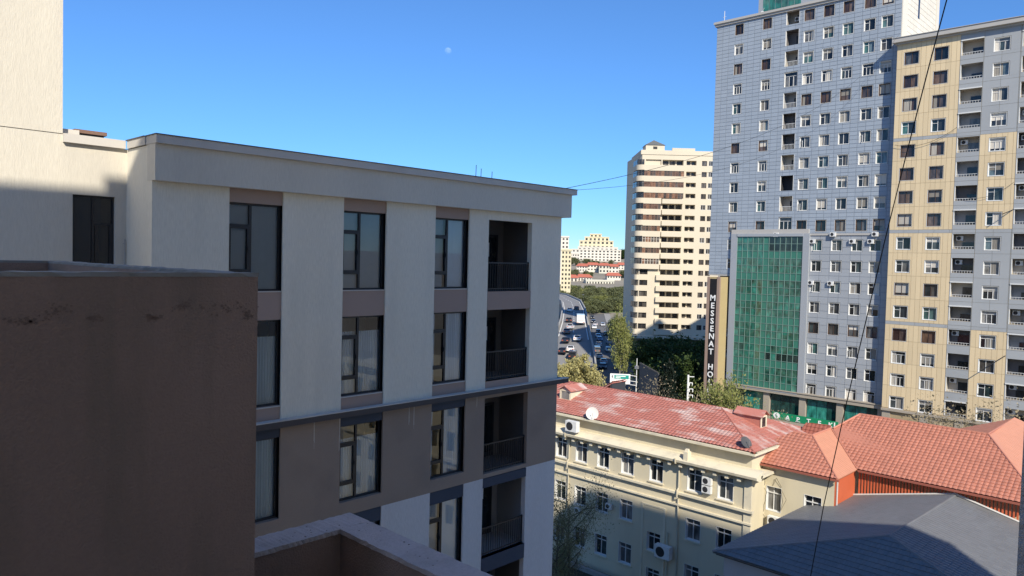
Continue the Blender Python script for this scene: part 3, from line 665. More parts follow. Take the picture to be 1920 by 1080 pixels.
m = MB(); T.panels(m, -47.0, -YR, ZB + .35, 32.9, 1.5, 1.08, front, gap=.05); cl = part('cladding', m, 'panel_grey', tw); cl['kind'] = 'stuff'
m = MB(); T.box(m, -YL - .3, -YR - .02, 68.0, 68.35, -.5, .25); T.box(m, -YL - .45, -YR - .02, 68.35, 68.72, -.5, .45); part('cornice', m, 'stone_frame', tw)
m = MB(); T.box(m, -47.0, -YR, 32.9, 33.2, -.02, .16); T.box(m, -60.1, -47.2, 33.2, 33.9, -.02, .30); part('band', m, 'stone_frame', tw)
KM = {'T': ('T', 'white_pvc', 'pane_dark'), 'B': ('cross', 'brown_pvc', 'pane_brown'), '3': ('three', 'white_pvc', 'pane_dark'), '2': ('two', 'white_pvc', 'pane_dark'), 'D': ('cross', 'brown_pvc', 'pane_dark'), 'G': ('T', 'white_pvc', 'pane_teal'), 'S': ('three', 'white_pvc', 'pane_dark')}
lin = {}
def lining(W, Hh, d):
    if (W, Hh, d) not in lin:
        f = MB(); t = .06
        for x0, x1, a, b in ((-t, 0, -t, Hh + .02), (W, W + .02, -t, Hh + .02), (0, W, -.045, 0), (0, W, Hh, Hh + .02)): f.box(x0, x1, -.045, d, a, b)
        lin[(W, Hh, d)] = f.mesh('surround', 'white_pvc')
    return lin[(W, Hh, d)]
rw = random.Random(5)
mat('roller', (.42, .39, .34), .9, .05, 1, 0, 10, rnd=.55)
BM = {}
def dress(o, W, Hh):
    """what tenants did to their window: a half lowered blind, a drawn curtain, an open sash"""
    q = rw.random()
    if q < .30:
        d = rw.choice((.25, .4, .55, .8)); key = ('b', W, Hh, d)
        if key not in BM: b = MB(); b.quad((.09, .205, Hh * (1 - d)), (W - .09, .205, Hh * (1 - d)), (W - .09, .205, Hh - .08), (.09, .205, Hh - .08), var=.5); BM[key] = b.mesh('roller_blind', 'roller')
        link('roller_blind', BM[key], o)
    elif q < .50:
        e = rw.choice((.3, .45, .6)); sd = rw.random() < .5; key = ('c', W, Hh, e, sd)
        if key not in BM:
            b = MB(); x0, x1 = (.09, W * e) if sd else (W * (1 - e), W - .09); n = 8
            for k in range(n): a_, c_ = x0 + (x1 - x0) * k / n, x0 + (x1 - x0) * (k + 1) / n; b.quad((a_, .205 - .02 * (k % 2), .09), (c_, .205 - .02 * ((k + 1) % 2), .09), (c_, .205 - .02 * ((k + 1) % 2), Hh - .09), (a_, .205 - .02 * (k % 2), Hh - .09), var=.5)
            BM[key] = b.mesh('curtain', 'roller')
        link('curtain', BM[key], o)
    elif q < .58:
        key = ('s', W, Hh)
        if key not in BM:
            b = MB(); w_ = W * .38; h_ = Hh * .58; a_ = .7; P = lambda x, y, z: (.05 + x * cos(a_) + y * sin(a_), .12 - x * sin(a_) + y * cos(a_), z + .08)
            for x0, x1, z0, z1 in ((0, .06, 0, h_), (w_ - .06, w_, 0, h_), (.06, w_ - .06, 0, .06), (.06, w_ - .06, h_ - .06, h_)): b.box8([P(x, y, z) for z in (z0, z1) for x, y in ((x0, 0), (x1, 0), (x1, .05), (x0, .05))])
            BM[key] = b.mesh('open_sash', 'white_pvc')
        link('open_sash', BM[key], o)
for k, c, u0, u1, zt in wins:
    t = SPEC.get((k, c), ROW[k])
    if t == 'T' and rw.random() < .25: t = 'G'
    kind, fm, pm = KM[t]; W = round(u1 - u0 - .14, 2)
    o = put_window(T, u0 + .07, zt - WH + .07, -.0, W, round(WH - .14, 2), kind, fm, pm, tw)
    link('surround', lining(W, round(WH - .14, 2), .28), o); dress(o, W, round(WH - .14, 2))
for k, zt in bal:                                       # stacked recessed balconies
    a, b = BAL; z0 = zt - 2.35; P = T.P
    if k in (3, 10):
        put_window(T, a + .05, z0 + .05, -.05, round(b - a - .1, 2), 2.25, 'three', 'white_pvc', 'pane_dark', tw); continue
    m = MB(); dp = -1.5
    m.quad(P(a, z0, dp), P(b, z0, dp), P(b, zt, dp), P(a, zt, dp)); m.quad(P(a, z0, -.2), P(a, z0, dp), P(a, zt, dp), P(a, zt, -.2)); m.quad(P(b, z0, -.2), P(b, z0, dp), P(b, zt, dp), P(b, zt, -.2))
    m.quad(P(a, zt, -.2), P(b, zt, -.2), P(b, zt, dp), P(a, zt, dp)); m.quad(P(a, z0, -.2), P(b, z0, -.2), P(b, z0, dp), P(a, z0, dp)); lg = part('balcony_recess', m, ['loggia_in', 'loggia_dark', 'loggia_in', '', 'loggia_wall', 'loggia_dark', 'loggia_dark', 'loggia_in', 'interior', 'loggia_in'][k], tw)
    m = MB(); T.box(m, b - 1.05, b - .1, z0, z0 + 1.7, dp + .01, dp + .06); part('balcony_door', m, 'dark_metal', lg, tw)
    for ua, ub in ((a, a + .09), (b - .06, b)): m = MB(); T.box(m, ua, ub, z0, zt, -.2, .05); part('surround', m, 'white_pvc', lg, tw)
    if k not in (1, 8, 0):
        m = MB(); T.box(m, a + .1, b - .07, z0 + .72, z0 + .78, -.12, -.06); n = 9
        for q in range(n + 1): u = a + .12 + (b - a - .24) * q / n; T.box(m, u - .015, u + .015, z0 + .02, z0 + .72, -.105, -.075)
        part('railing', m, 'rail_white', lg, tw)
# sunlit white flank and roof house
SD = Fac((0, YR), 0); m = MB(); SD.wall(m, XT, XT + 17.5, 0, 70.5); part('wall', m, 'stone_frame', tw)
m = MB(); SD.panels(m, XT + 2.3, XT + 16.1, 40, 70.3, 1.55, .8, [(XT + 7.2, XT + 8.0, 65.4, 68.4, 0)], gap=.05); cl = part('cladding', m, 'white_tile', tw); cl['kind'] = 'stuff'
m = MB(); SD.box(m, XT + .02, XT + 2.2, 30, 70.8, 0, .12); SD.box(m, XT + 16.2, XT + 17.6, 30, 70.8, 0, .12); part('corner_strip', m, 'white_tile', tw)
m = MB(); SD.box(m, XT + 7.2, XT + 8.0, 65.4, 68.4, .01, .03); part('slot_window', m, 'pane_dark', tw)
m = MB(); SD.box(m, XT + .9, XT + 17.5, 68.7, 70.8, -.4, -.01); part('flank_parapet', m, 'white_tile', tw)
ph = Fac((XT + .9, 0), -pi / 2); m = MB(); ph.box(m, -57.4, -YR - .5, 68.71, 71.6, -5, 0); pt = part('roof_house', m, 'panel_grey', tw)
for i in range(6):
    m = MB(); u = -56.6 + i * 1.05; ph.box(m, u, u + .98, 69.2, 71.3, .003, .03); part('pane', m, 'pane_green', pt, tw)
for i in range(4):
    m = MB(); u = -48.8 + i * 3.3; ph.box(m, u, u + 1.5, 69.5, 71.2, .003, .03); part('pane', m, 'pane_dark', pt, tw)
# green curtain wall: each pane an object of its own
GF = Fac((XT - .35, 0), -pi / 2); m = MB(); T.box(m, -60.1, -47.2, 8.06, 33.2, -.04, .04); part('bay_wall', m, 'joint_blue', tw)
m = MB(); GF.box(m, -60.05, -58.95, 8.06, 33.2, -.38, .10); GF.box(m, -48.0, -47.0, 8.06, 33.2, -.38, .10); GF.box(m, -58.95, -48.0, 32.75, 33.2, -.38, .18); GF.box(m, -58.95, -48.0, 8.06, 8.35, -.38, .18); part('bay_frame', m, 'panel_grey', tw)
ncol, nrow = 12, 21; gx0, gx1, gz0, gz1 = -58.95, -48.0, 8.35, 32.75; pw, phh = (gx1 - gx0) / ncol, (gz1 - gz0) / nrow
pm0 = MB(); pm0.quad((.03, 0, .03), (pw - .03, 0, .03), (pw - .03, 0, phh - .03), (.03, 0, phh - .03)); pm0 = pm0.mesh('glass_pane', 'pane_green')
pmd = MB(); pmd.quad((.03, 0, .03), (pw - .03, 0, .03), (pw - .03, 0, phh - .03), (.03, 0, phh - .03)); pmd = pmd.mesh('glass_pane', 'pane_bay_dark')
pmb = MB(); pmb.quad((.03, 0, .03), (pw - .03, 0, .03), (pw - .03, 0, phh - .03), (.03, 0, phh - .03)); pmb = pmb.mesh('glass_pane', 'band_green')
rg = random.Random(11)
for i in range(ncol):
    for j in range(nrow):
        r = nrow - 1 - j; dark = (r in (0, 1) and i >= 6) or (r in (16, 17) and i >= 6 and rg.random() < .7) or (r in (20,) and rg.random() < .5)
        me = pmb if (i == 5 or (r % 3 == 2 and rg.random() < .85)) else (pmd if dark else pm0)
        o = link('glass_pane', me, tw); GF.place(o, gx0 + i * pw, gz0 + j * phh, -.02 + rg.uniform(-.012, .012), tw); o.rotation_euler.z += rg.uniform(-.004, .004); o.rotation_euler.x = rg.uniform(-.006, .006)
m = MB()
for i in range(ncol + 1): GF.box(m, gx0 + i * pw - .035, gx0 + i * pw + .035, gz0, gz1, -.1, .05)
for j in range(nrow + 1): GF.box(m, gx0, gx1, gz0 + j * phh - .03, gz0 + j * phh + .03, -.1, .04)
part('mullion_grid', m, 'mullion_green', tw)
# shop floors
m = MB(); T.box(m, -60.2, -YR, 7.75, 8.3, -.5, .5); T.box(m, -60.2, -YR, 8.3, 8.45, -.4, .62); part('shop_cornice', m, 'stone_tan', tw)
m = MB(); T.wall(m, -59.95, -YR, 0, 7.75, [], -.6); part('shop_wall', m, 'joint_blue', tw)
m = MB()
for u in (-59.9, -53.6, -47.75, -42.05, -36.2): m = MB(); T.box(m, u, u + 1.0, 0, 7.75, -.55, .12); part('shop_pier', m, 'stone_tan', tw)
for a, b in ((-58.85, -53.7), (-52.55, -47.85), (-46.7, -42.1), (-41.0, -36.25)):
    n = 3; w_ = (b - a) / n
    for i in range(n):
        for z0, z1 in ((.4, 3.9), (4.0, 7.5)):
            m = MB(); T.box(m, a + i * w_ + .04, a + (i + 1) * w_ - .04, z0, z1, -.45, -.40); part('shop_pane', m, 'pane_shop', tw)
# open corner under the overhang
m = MB(); T.box(m, -64.2, -59.96, 26.2, 26.45, -8, .0); part('soffit', m, 'stone_frame', tw)
m = MB(); T.wall(m, -64.2, -59.96, 0, 26.2, [], -4.0); part('glass_wall', m, 'pane_dark', tw)
for z in (9.0, 12.5, 16.0):
    m = MB(); T.box(m, -64.1, -60.2, z, z + .35, -4, -.6); part('corner_balcony', m, 'stone_tan', tw)
    m = MB()
    for q in range(14): u = -64 + q * .28; T.box(m, u - .015, u + .015, z + .35, z + 1.2, -.75, -.72)
    T.box(m, -64.1, -60.2, z + 1.2, z + 1.26, -.78, -.7); part('corner_railing', m, 'steel', tw)
# units hung on the tower
for k, i in ((11, 0), (11, 2), (11, 3), (13, 0), (13, 1)):
    u = -[46.87, 43.88, 40.95, 38.35][i]; ac(T, u + .25, rowz(k) - .62, .0, 'white unit on the %s window from the green bay, %s row below the pale band' % (['first', 'second', 'third', 'fourth'][i], {11: 'first', 13: 'third'}[k]), 'units beside the green glass bay')
for u, lb in ((-53.0, 'right above the green glass bay'), (-44.1, 'under the third window from the tall balconies'), (-38.1, 'beside the yellow tower')): ac(T, u + .6, rowz(10) - WH - .75, .16, 'white unit on the pale tower band, ' + lb, 'units on the pale band')
ac(T, -50.9, rowz(0) - 1.1, -1.45, 'round faced air conditioner at the back of the topmost balcony recess of the blue tower')
m = MB(); T.box(m, -63.9, -63.5, 68.72, 69.0, -1, -.6); m.tube([T.P(-63.2, 68.7, -.5), T.P(-63.2, 70.6, -.5)], .05, 5); m.tube([T.P(-63.5, 69.6, -.5), T.P(-62.9, 69.6, -.5)], .04, 5); solo('roof_antenna', m, 'rail_white', 'small white antenna at the far roof corner of the blue tower', 'antenna')
m = MB(); T.box(m, -56.6, -56.3, 68.72, 69.1, -.6, -.2); m.tube([T.P(-56.45, 69.1, -.4), T.P(-56.1, 69.5, -.2)], .05, 5); solo('roof_lamp', m, 'rail_white', 'small white floodlight on the cornice of the blue tower', 'lamp')

# sign pillar with vertical lettering
sp = thing('sign_pillar', 'tall gold edged pillar with white letters reading MESSENAT HOLDING downwards', 'sign', (108, 58.8, 0)); SF = Fac((107, 0), -pi / 2)
m = MB(); SF.box(m, -59.9, -57.75, 0, 26.1, -2.6, 0); part('pillar', m, 'sign_gold', sp)
m = MB(); SF.box(m, -59.92, -59.45, .5, 26.1, -.3, .06); SF.box(m, -58.2, -57.74, .5, 26.1, -.3, .06); part('edge_strip', m, 'sign_pink', sp)
m = MB(); SF.box(m, -59.42, -58.22, 2.0, 25.8, -.02, .03); part('letter_board', m, 'sign_black', sp)
for i, ch in enumerate('MESSENAT HOLDİNG'):
    if ch == ' ': continue
    o = link('letter', letter_mesh(ch, 1.28, 'sign_white'), sp); SF.place(o, -58.82, 22.35 - i * 1.215, .07, sp)
# pharmacy sign
ap = thing('shop_sign', 'long green pharmacy sign with white letters APTEK in front of the shops', 'sign', (111.5, 46, 0)); AF = Fac((111.5, 0), -pi / 2)
m = MB(); AF.box(m, -50.5, -40.5, 4.4, 5.45, -.25, 0); part('board', m, 'sign_green', ap)
m = MB(); AF.box(m, -50.4, -40.6, 0, 4.4, -.22, -.05); part('base', m, 'stone_tan', ap)
m = MB(); m.quad(*[AF.P(-49.75 + .55 * cos(2 * pi * k / 14), 4.95 + .48 * sin(2 * pi * k / 14), .02) for k in range(14)]); em = part('emblem', m, 'sign_white', ap)
m = MB(); m.tube([AF.P(-49.75, 4.6, .05), AF.P(-49.6, 4.85, .05), AF.P(-49.9, 5.05, .05), AF.P(-49.7, 5.3, .05)], .05, 5); part('snake', m, 'sign_green', em, ap)
for i, ch in enumerate('APTEK'):
    o = link('letter', letter_mesh(ch, 1.0, 'sign_white'), ap); AF.place(o, -48.0 + i * 1.62, 4.53, .03, ap)
    sf = MB(); sf.box(-.36, .36, -.03, .0, -.03, .05); link('serif', sf.mesh('serif', 'sign_white'), o)
o = link('letter', letter_mesh('I', 1.15, 'sign_white'), ap); AF.place(o, -40.95, 4.53, .03, ap)

# ------------------------------------------------------------------ beige and grey tower
BX = 113.7
bt = thing('tower_block', 'yellow and grey panelled apartment tower with stacked open loggias', 'building', (BX + 8, 22, 0)); B = Fac((BX, 0), -pi / 2)
bh = lambda k: 58.35 - 3.22 * k
BC = [(-34.34, -32.40), (-30.58, -28.75), (-23.60, -21.70), (-16.9, -15.0)]; BL = [(-27.31, -24.70), (-20.45, -17.85)]
hb = []
for k in range(16):
    for a, b in BC: hb.append((a, b, bh(k) - 1.82, bh(k), .3))
    for a, b in BL: hb.append((a, b, bh(k) - 1.62, bh(k) + .36, .2))
m = MB(); B.wall(m, -35.28, -12, 8.2, 59.6, hb); m.box(BX + .02, BX + 16, 12.02, 35.26, 0, 8.1); m.quad(B.P(-35.28, 0, 0), B.P(-35.28, 0, -16), B.P(-35.28, 60, -16), B.P(-35.28, 60, 0)); m.quad(B.P(-12, 0, 0), B.P(-12, 0, -16), B.P(-12, 60, -16), B.P(-12, 60, 0)); m.quad(B.P(-35.28, 0, -16), B.P(-12, 0, -16), B.P(-12, 60, -16), B.P(-35.28, 60, -16))
part('wall', m, 'joint_yellow', bt)
ys = MB(); gs = MB(); bands = [(bh(k) - 1.82 - .88, bh(k) - 1.82 - .42) for k in (3, 7, 11)]
zc = [59.6] + [z for bnd in reversed(bands) for z in ()]; cuts = sorted([8.3, 59.5] + [z for bnd in bands for z in bnd])
for i in range(0, len(cuts) - 1):
    z0, z1 = cuts[i], cuts[i + 1]
    if i % 2 == 0: B.panels(ys, -35.28, -27.40, z0, z1, .62, 3.22, hb, gap=.03)
    else: B.panels(gs, -35.28, -27.40, z0, z1, 1.9, .6, hb, gap=.03)
    for (a, b) in ((-24.62, -20.55), (-17.8, -12.0)):
        yel = (i == 4 and True) or (i == 0)
        if i % 2 == 0: B.panels(ys if i in (4 - 0, 0) and i != 6 else gs, a, b, z0, z1, .62 if i in (4, 0) else 2.0, 3.22, hb, gap=.03)
        else: B.panels(gs, a, b, z0, z1, 2, .6, hb, gap=.03)
    for (a, b) in ((-27.38, -24.64), (-20.53, -17.82)): B.panels(gs, a, b, z0, z1, 2.74, 3.22, hb, gap=.03)
o = part('cladding', ys, 'panel_yellow', bt); o['kind'] = 'stuff'; o = part('cladding', gs, 'panel_steel', bt); o['kind'] = 'stuff'
m = MB(); B.box(m, -35.5, -11.8, 59.5, 59.75, -.4, .25); B.box(m, -35.75, -11.6, 59.75, 60.35, -.4, .75); B.box(m, -35.8, -11.5, 60.35, 60.42, -16.2, .85); part('cornice', m, 'stone_frame', bt)
BR = ['D', 'B', 'B', 'G', 'B', 'B', 'B', 'B', 'T', 'T', 'D', 'G', 'B', '3', '3', 'T']
for k in range(16):
    for c, (a, b) in enumerate(BC):
        t = BR[k] if c < 2 else ['3', 'G', 'G', '3', '3', 'G', 'T', 'T', 'G', 'T', '3', '3', '3', '2', 'G', 'T'][k]
        if (k, c) == (8, 0): t = 'T'
        kind, fm, pm = KM[t]; W = round(b - a - .12, 2)
        o = put_window(B, a + .06, bh(k) - 1.76, 0, W, 1.70, kind, fm, pm, bt)
        link('surround', lining(W, 1.70, .28), o); dress(o, W, 1.70)
ri = random.Random(3)
for k in range(16):
    for li, (a, b) in enumerate(BL):
        z0, zt = bh(k) - 1.62, bh(k) + .36; m = MB(); dp = -1.35; P = B.P
        m.quad(P(a, z0, dp), P(b, z0, dp), P(b, zt, dp), P(a, zt, dp)); m.quad(P(a, z0, -.2), P(a, z0, dp), P(a, zt, dp), P(a, zt, -.2)); m.quad(P(b, z0, -.2), P(b, z0, dp), P(b, zt, dp), P(b, zt, -.2))
        m.quad(P(a, zt, -.2), P(b, zt, -.2), P(b, zt, dp), P(a, zt, dp)); m.quad(P(a, z0, -.2), P(b, z0, -.2), P(b, z0, dp), P(a, z0, dp))
        lg = part('loggia', m, ri.choice(['loggia_in', 'loggia_in', 'loggia_dark', 'loggia_wall']), bt)
        m = MB(); s0 = a + ri.uniform(.9, 1.2); B.box(m, s0, b - .15, z0, z0 + ri.choice([1.1, 1.3, .9]), dp + .01, dp + .06); part('balcony_door', m, 'pane_dark', lg, bt)
        m = MB(); n = 8; B.box(m, a, b, z0 + .26, z0 + .31, -.1, -.05)
        for q in range(n + 1): u = a + .03 + (b - a - .06) * q / n; B.box(m, u - .018, u + .018, z0, z0 + .26, -.09, -.06)
        part('railing', m, 'rail_white', lg, bt)
        if ri.random() < .45: m = MB(); B.box(m, a - .02, b + .02, zt - .08, zt + .06, -.1, .12); part('awning', m, 'rail_white', lg, bt)
        m = MB(); B.box(m, a, a + .07, z0, zt, -.2, .04); part('surround', m, 'white_pvc', lg, bt)
        if ri.random() < .6: ac(B, a + .65, z0 + 1.15, dp + .02, 'white air conditioner in the %s loggia from the top, %s column of the yellow tower' % (['first', 'second', 'third', 'fourth', 'fifth', 'sixth', 'seventh', 'eighth', 'ninth', 'tenth', 'eleventh', 'twelfth', 'thirteenth', 'fourteenth', 'fifteenth', 'sixteenth'][k], ['inner', 'outer'][li]), 'units in the yellow tower loggias')
m = MB(); B.box(m, -35.28, -12, 7.9, 8.2, -.4, .35); part('shop_cornice', m, 'stone_tan', bt)
m = MB()
for u in (-35.2, -30.3, -26.0, -21.8, -17.6, -13.4): m = MB(); B.box(m, u, u + 1.1, 0, 7.9, -.35, .1); part('shop_pier', m, 'stone_tan', bt)
for u in (-34.1, -29.2, -24.9, -20.7, -16.5):
    for q in range(2): m = MB(); B.box(m, u + q * 1.75 + .05, u + q * 1.75 + 1.65, 3.2, 6.9, .003, .06); part('shop_pane', m, 'pane_shop', bt)

# ------------------------------------------------------------------ tiled roof slopes
def slope(name, poly, m, parent, wave=.34, course=.36, amp=.05, step=.045, root=None, clip=True):
    """pressed metal tiles: waves along the eave, steps up the slope. poly[0]->poly[1] is the eave line"""
    P = [Vector(p) for p in poly]; U = (P[1] - P[0]).normalized(); Nn = Vector((0, 0, 0))
    for i in range(1, len(P) - 1): Nn += (P[i] - P[0]).cross(P[i + 1] - P[0])
    Nn.normalize()
    if Nn.z < 0: Nn = -Nn
    V = Nn.cross(U)
    if V.z < 0: V = -V
    us = [(p - P[0]).dot(U) for p in P]; vs = [(p - P[0]).dot(V) for p in P]; u0, u1, v0, v1 = min(us), max(us), min(vs), max(vs)
    nu = max(2, int((u1 - u0) / wave * 4)); nv = max(1, int(math.ceil((v1 - v0) / course)))
    bm = bmesh.new(); rows = []
    for j in range(nv):
        for v, h in ((v0 + j * course, step), (v0 + (j + 1) * course, 0.0)):
            r = []
            for i in range(nu + 1):
                u = u0 + (u1 - u0) * i / nu; ph = (u / wave) % 1.0; h2 = h + amp * (abs(sin(pi * ph)) ** .7 if ph else 0)
                r.append(bm.verts.new(P[0] + U * u + V * v + Nn * (h2 + .01)))
            rows.append(r)
    for j in range(len(rows) - 1):
        for i in range(nu): bm.faces.new((rows[j][i], rows[j][i + 1], rows[j + 1][i + 1], rows[j + 1][i]))
    c = sum(P, Vector()) / len(P)
    for i in range(len(P)):
        a, b = P[i], P[(i + 1) % len(P)]; no = (b - a).cross(Nn)
        if no.dot(c - a) > 0: no = -no
        bmesh.ops.bisect_plane(bm, geom=bm.verts[:] + bm.edges[:] + bm.faces[:], plane_co=a, plane_no=no, clear_outer=True, dist=1e-5)
    vv = [bm.verts.new(p - Nn * .06) for p in P]; bm.faces.new(vv); vl = [bm.verts.new(p - Nn * .13) for p in P]; bm.faces.new(vl)
    for i in range(len(P)): j = (i + 1) % len(P); bm.faces.new((vv[i], vv[j], vl[j], vl[i]))
    og = Vector(ORG[(root or parent).name]); bmesh.ops.translate(bm, verts=bm.verts, vec=-og)
    me = bpy.data.meshes.new(name); bm.to_mesh(me); bm.free()
    at = me.attributes.new('var', 'FLOAT', 'FACE'); at.data.foreach_set('value', [random.random() for _ in me.polygons])
    me.materials.append(MATS[m]); o = link(name, me, parent); o['kind'] = 'stuff'; return o
def cap(name, a, b, r, m, parent, root=None):
    t = MB(); t.tube([a, b], r, 6); return part(name, t, m, parent, root)

# ------------------------------------------------------------------ cream three storey house
ch = thing('old_house', 'cream three storey house with weathered red roof and heavy cornice', 'building', (60, 38, 0)); C = Fac((54, 0), -pi / 2)
CY = [45.6, 43.2, 40.7, 38.05, 35.1, 31.45, 28.7]; CW = 1.36; hc = []; cw = []
for i, y in enumerate(CY):
    for r, (h, s) in enumerate(((11.33, 9.45), (7.2, 5.4), (3.36, 1.5))):
        if i == 4 and r: continue
        hc.append((-y, -y + CW, s, h, .32)); cw.append((-y, s, h, r))
for h in (5.08, 1.95): hc.append((-35.15, -35.15 + CW, h - 1.65, h, .32)); cw.append((-35.15, h - 1.65, h, 3))
for y in (49.0, 51.6):
    for h, s in ((11.33, 9.45), (7.2, 5.4), (3.36, 1.5)): hc.append((-y, -y + CW, s, h, .32)); cw.append((-y, s, h, 0))
YE = 25.85
m = MB(); C.wall(m, -54, -YE, 0, 12.0, hc); m.box(54.35, 65.6, YE + .001, 54, 0, 12.0)
m.quad(C.P(-YE, 0, 0), C.P(-YE, 0, -.35), C.P(-YE, 12, -.35), C.P(-YE, 12, 0)); m.box(54.5, 65.3, YE + .3, 53.9, 12.0, 13.55)
part('wall', m, 'cream_wall', ch)
m = MB(); C.box(m, -54, -YE + .25, 8.98, 9.16, -.02, .28); C.box(m, -54, -YE + .2, 8.8, 8.98, -.02, .12); C.box(m, -54, -YE + .14, 8.02, 8.16, -.02, .20); C.box(m, -54, -YE + .1, 7.9, 8.02, -.02, .09); part('string_course', m, 'cream_trim', ch)
m = MB()                                               # main cornice with sloping top
for (u0, u1) in ((-54, -YE + .75),):
    prof = [(0, 11.55), (.35, 11.62), (.75, 11.78), (.80, 11.98), (0, 12.26), (-.52, 12.30)]
    for q in range(len(prof) - 1): m.quad(C.P(u0, prof[q][1], prof[q][0]), C.P(u1, prof[q][1], prof[q][0]), C.P(u1, prof[q + 1][1], prof[q + 1][0]), C.P(u0, prof[q + 1][1], prof[q + 1][0]))
    m.quad(*[C.P(u1, p[1], p[0]) for p in prof])
m.box(54.0, 65.5, YE - .75, YE, 11.78, 12.0); part('cornice', m, 'cream_trim', ch)
for i in range(27):
    b = MB(); C.box(b, -53.6 + i * 1.03, -53.6 + i * 1.03 + .3, 11.36, 11.60, 0, .55); part('cornice_bracket', b, 'cream_trim', ch)
for u in (-YE - .55, -52): m = MB(); C.box(m, u, u + .61, 0, 11.5, -.02, .10); part('corner_pilaster', m, 'cream_trim', ch)
m = MB(); C.box(m, -35.55, -33.55, .02, 7.28, -.02, .03); C.box(m, -35.75, -35.55, .02, 7.42, -.02, .07); C.box(m, -33.55, -33.35, .02, 7.42, -.02, .07); C.box(m, -35.55, -33.55, 7.28, 7.42, -.02, .07)
m2 = MB(); hs = [(-35.15, -35.15 + CW, h - 1.65, h, .05) for h in (5.08, 1.95)]
C.wall(m2, -35.55, -33.55, .02, 7.28, hs, .03); m3 = MB(); C.box(m3, -35.75, -35.55, .02, 7.42, -.02, .07); C.box(m3, -33.55, -33.35, .02, 7.42, -.02, .07); C.box(m3, -35.55, -33.55, 7.28, 7.42, -.02, .07)
part('stair_panel', m2, 'cream_wall', ch); part('stair_panel_frame', m3, 'cream_trim', ch)
for (u, s, h, r) in cw:
    o = put_window(C, u, s, -.02, CW, round(h - s, 2), 'three2' if False else 'T2' if False else 'two', 'white_pvc', 'pane_dark', ch, .28)
    t = MB(); t.box(.05, CW - .05, .16, .22, (h - s) * .72, (h - s) * .72 + .07); link('transom', t.mesh('transom', 'white_pvc'), o)
    t = MB(); t.box(-.08, CW + .08, -.14, .02, -.09, -.002); link('sill', t.mesh('sill', 'cream_trim'), o)
for y, z0 in ((32.15, .2), (43.9, .2), (33.05, .2)):
    m = MB(); zt = 11.55 if y != 33.05 else 5.5
    m.tube([C.P(-y, z0, .12), C.P(-y, 8.6 if zt > 6 else zt, .12)] + ([C.P(-y, 8.75, .36), C.P(-y, 9.3, .36), C.P(-y, 9.5, .12), C.P(-y, zt, .12), C.P(-y, 11.7, .8), C.P(-y, 12.1, .85)] if zt > 6 else []), .07, 6); part('downpipe', m, 'pipe_cream', ch)
# roof
e0 = 13.62; A1 = (54.05, YE - .1, e0); A2 = (54.05, 54, e0); A3 = (65.7, YE - .1, e0); R1 = (59.75, 31.7, 15.5); R2 = (59.75, 54, 15.5)
slope('roof_slope', [A1, A2, R2, R1], 'tile_old', ch); slope('roof_slope', [A3, A1, R1], 'tile_old', ch)
slope('roof_slope', [A3, (65.7, 54, e0), R2, R1], 'tile_old', ch)
cap('ridge_cap', R1, R2, .1, 'ridge_red', ch); cap('ridge_cap', R1, A1, .09, 'ridge_red', ch); cap('ridge_cap', R1, A3, .09, 'ridge_red', ch)
m = MB(); C.box(m, -54, -YE + .2, 13.42, 13.60, -.45, .14); m.box(53.87, 65.7, YE - .25, YE + .2, 13.42, 13.6); part('gutter', m, 'cream_trim', ch)
def dormer(cx, cy, z, rz, w_, h_, dpt, mt, parent, zr):
    q = Fac((cx, cy), rz); m = MB(); q.box(m, -w_ / 2, w_ / 2, z, z + h_, -dpt, 0); d = part('dormer', m, mt, parent)
    m = MB(); q.box(m, -w_ / 2 - .05, -w_ / 2 + .14, z, z + h_, 0, .06); q.box(m, w_ / 2 - .14, w_ / 2 + .05, z, z + h_, 0, .06); q.box(m, -w_ / 2 + .14, w_ / 2 - .14, z + h_ - .12, z + h_, 0, .06); q.box(m, -w_ / 2 + .14, w_ / 2 - .14, z, z + .1, 0, .06); part('dormer_frame', m, 'cream_trim', d, parent)
    m = MB(); q.box(m, -w_ / 2 + .14, w_ / 2 - .14, z + .1, z + h_ - .12, .003, .02); part('pane', m, 'pane_dark', d, parent)
    m = MB(); P = q.P; o_ = .2; zt = z + h_
    for s in (-1, 1):
        m.box8([P(s * (w_ / 2 + o_), zt - .06, .25), P(0, zt + .42, .25), P(0, zt + .42, -dpt), P(s * (w_ / 2 + o_), zt - .06, -dpt), P(s * (w_ / 2 + o_), zt, .25), P(0, zt + .48, .25), P(0, zt + .48, -dpt), P(s * (w_ / 2 + o_), zt, -dpt)])
    m.quad(P(-w_ / 2, zt - .03, .01), P(w_ / 2, zt - .03, .01), P(0, zt + .42, .01)); part('dormer_roof', m, zr, d, parent)
dormer(60.2, 28.0, 14.3, 0, 1.0, 1.05, 2.4, 'tile_old', ch, 'tile_old')
dormer(56.4, 46.6, 14.35, -pi / 2, 1.3, 1.0, 2.4, 'cream_trim', ch, 'tile_old')
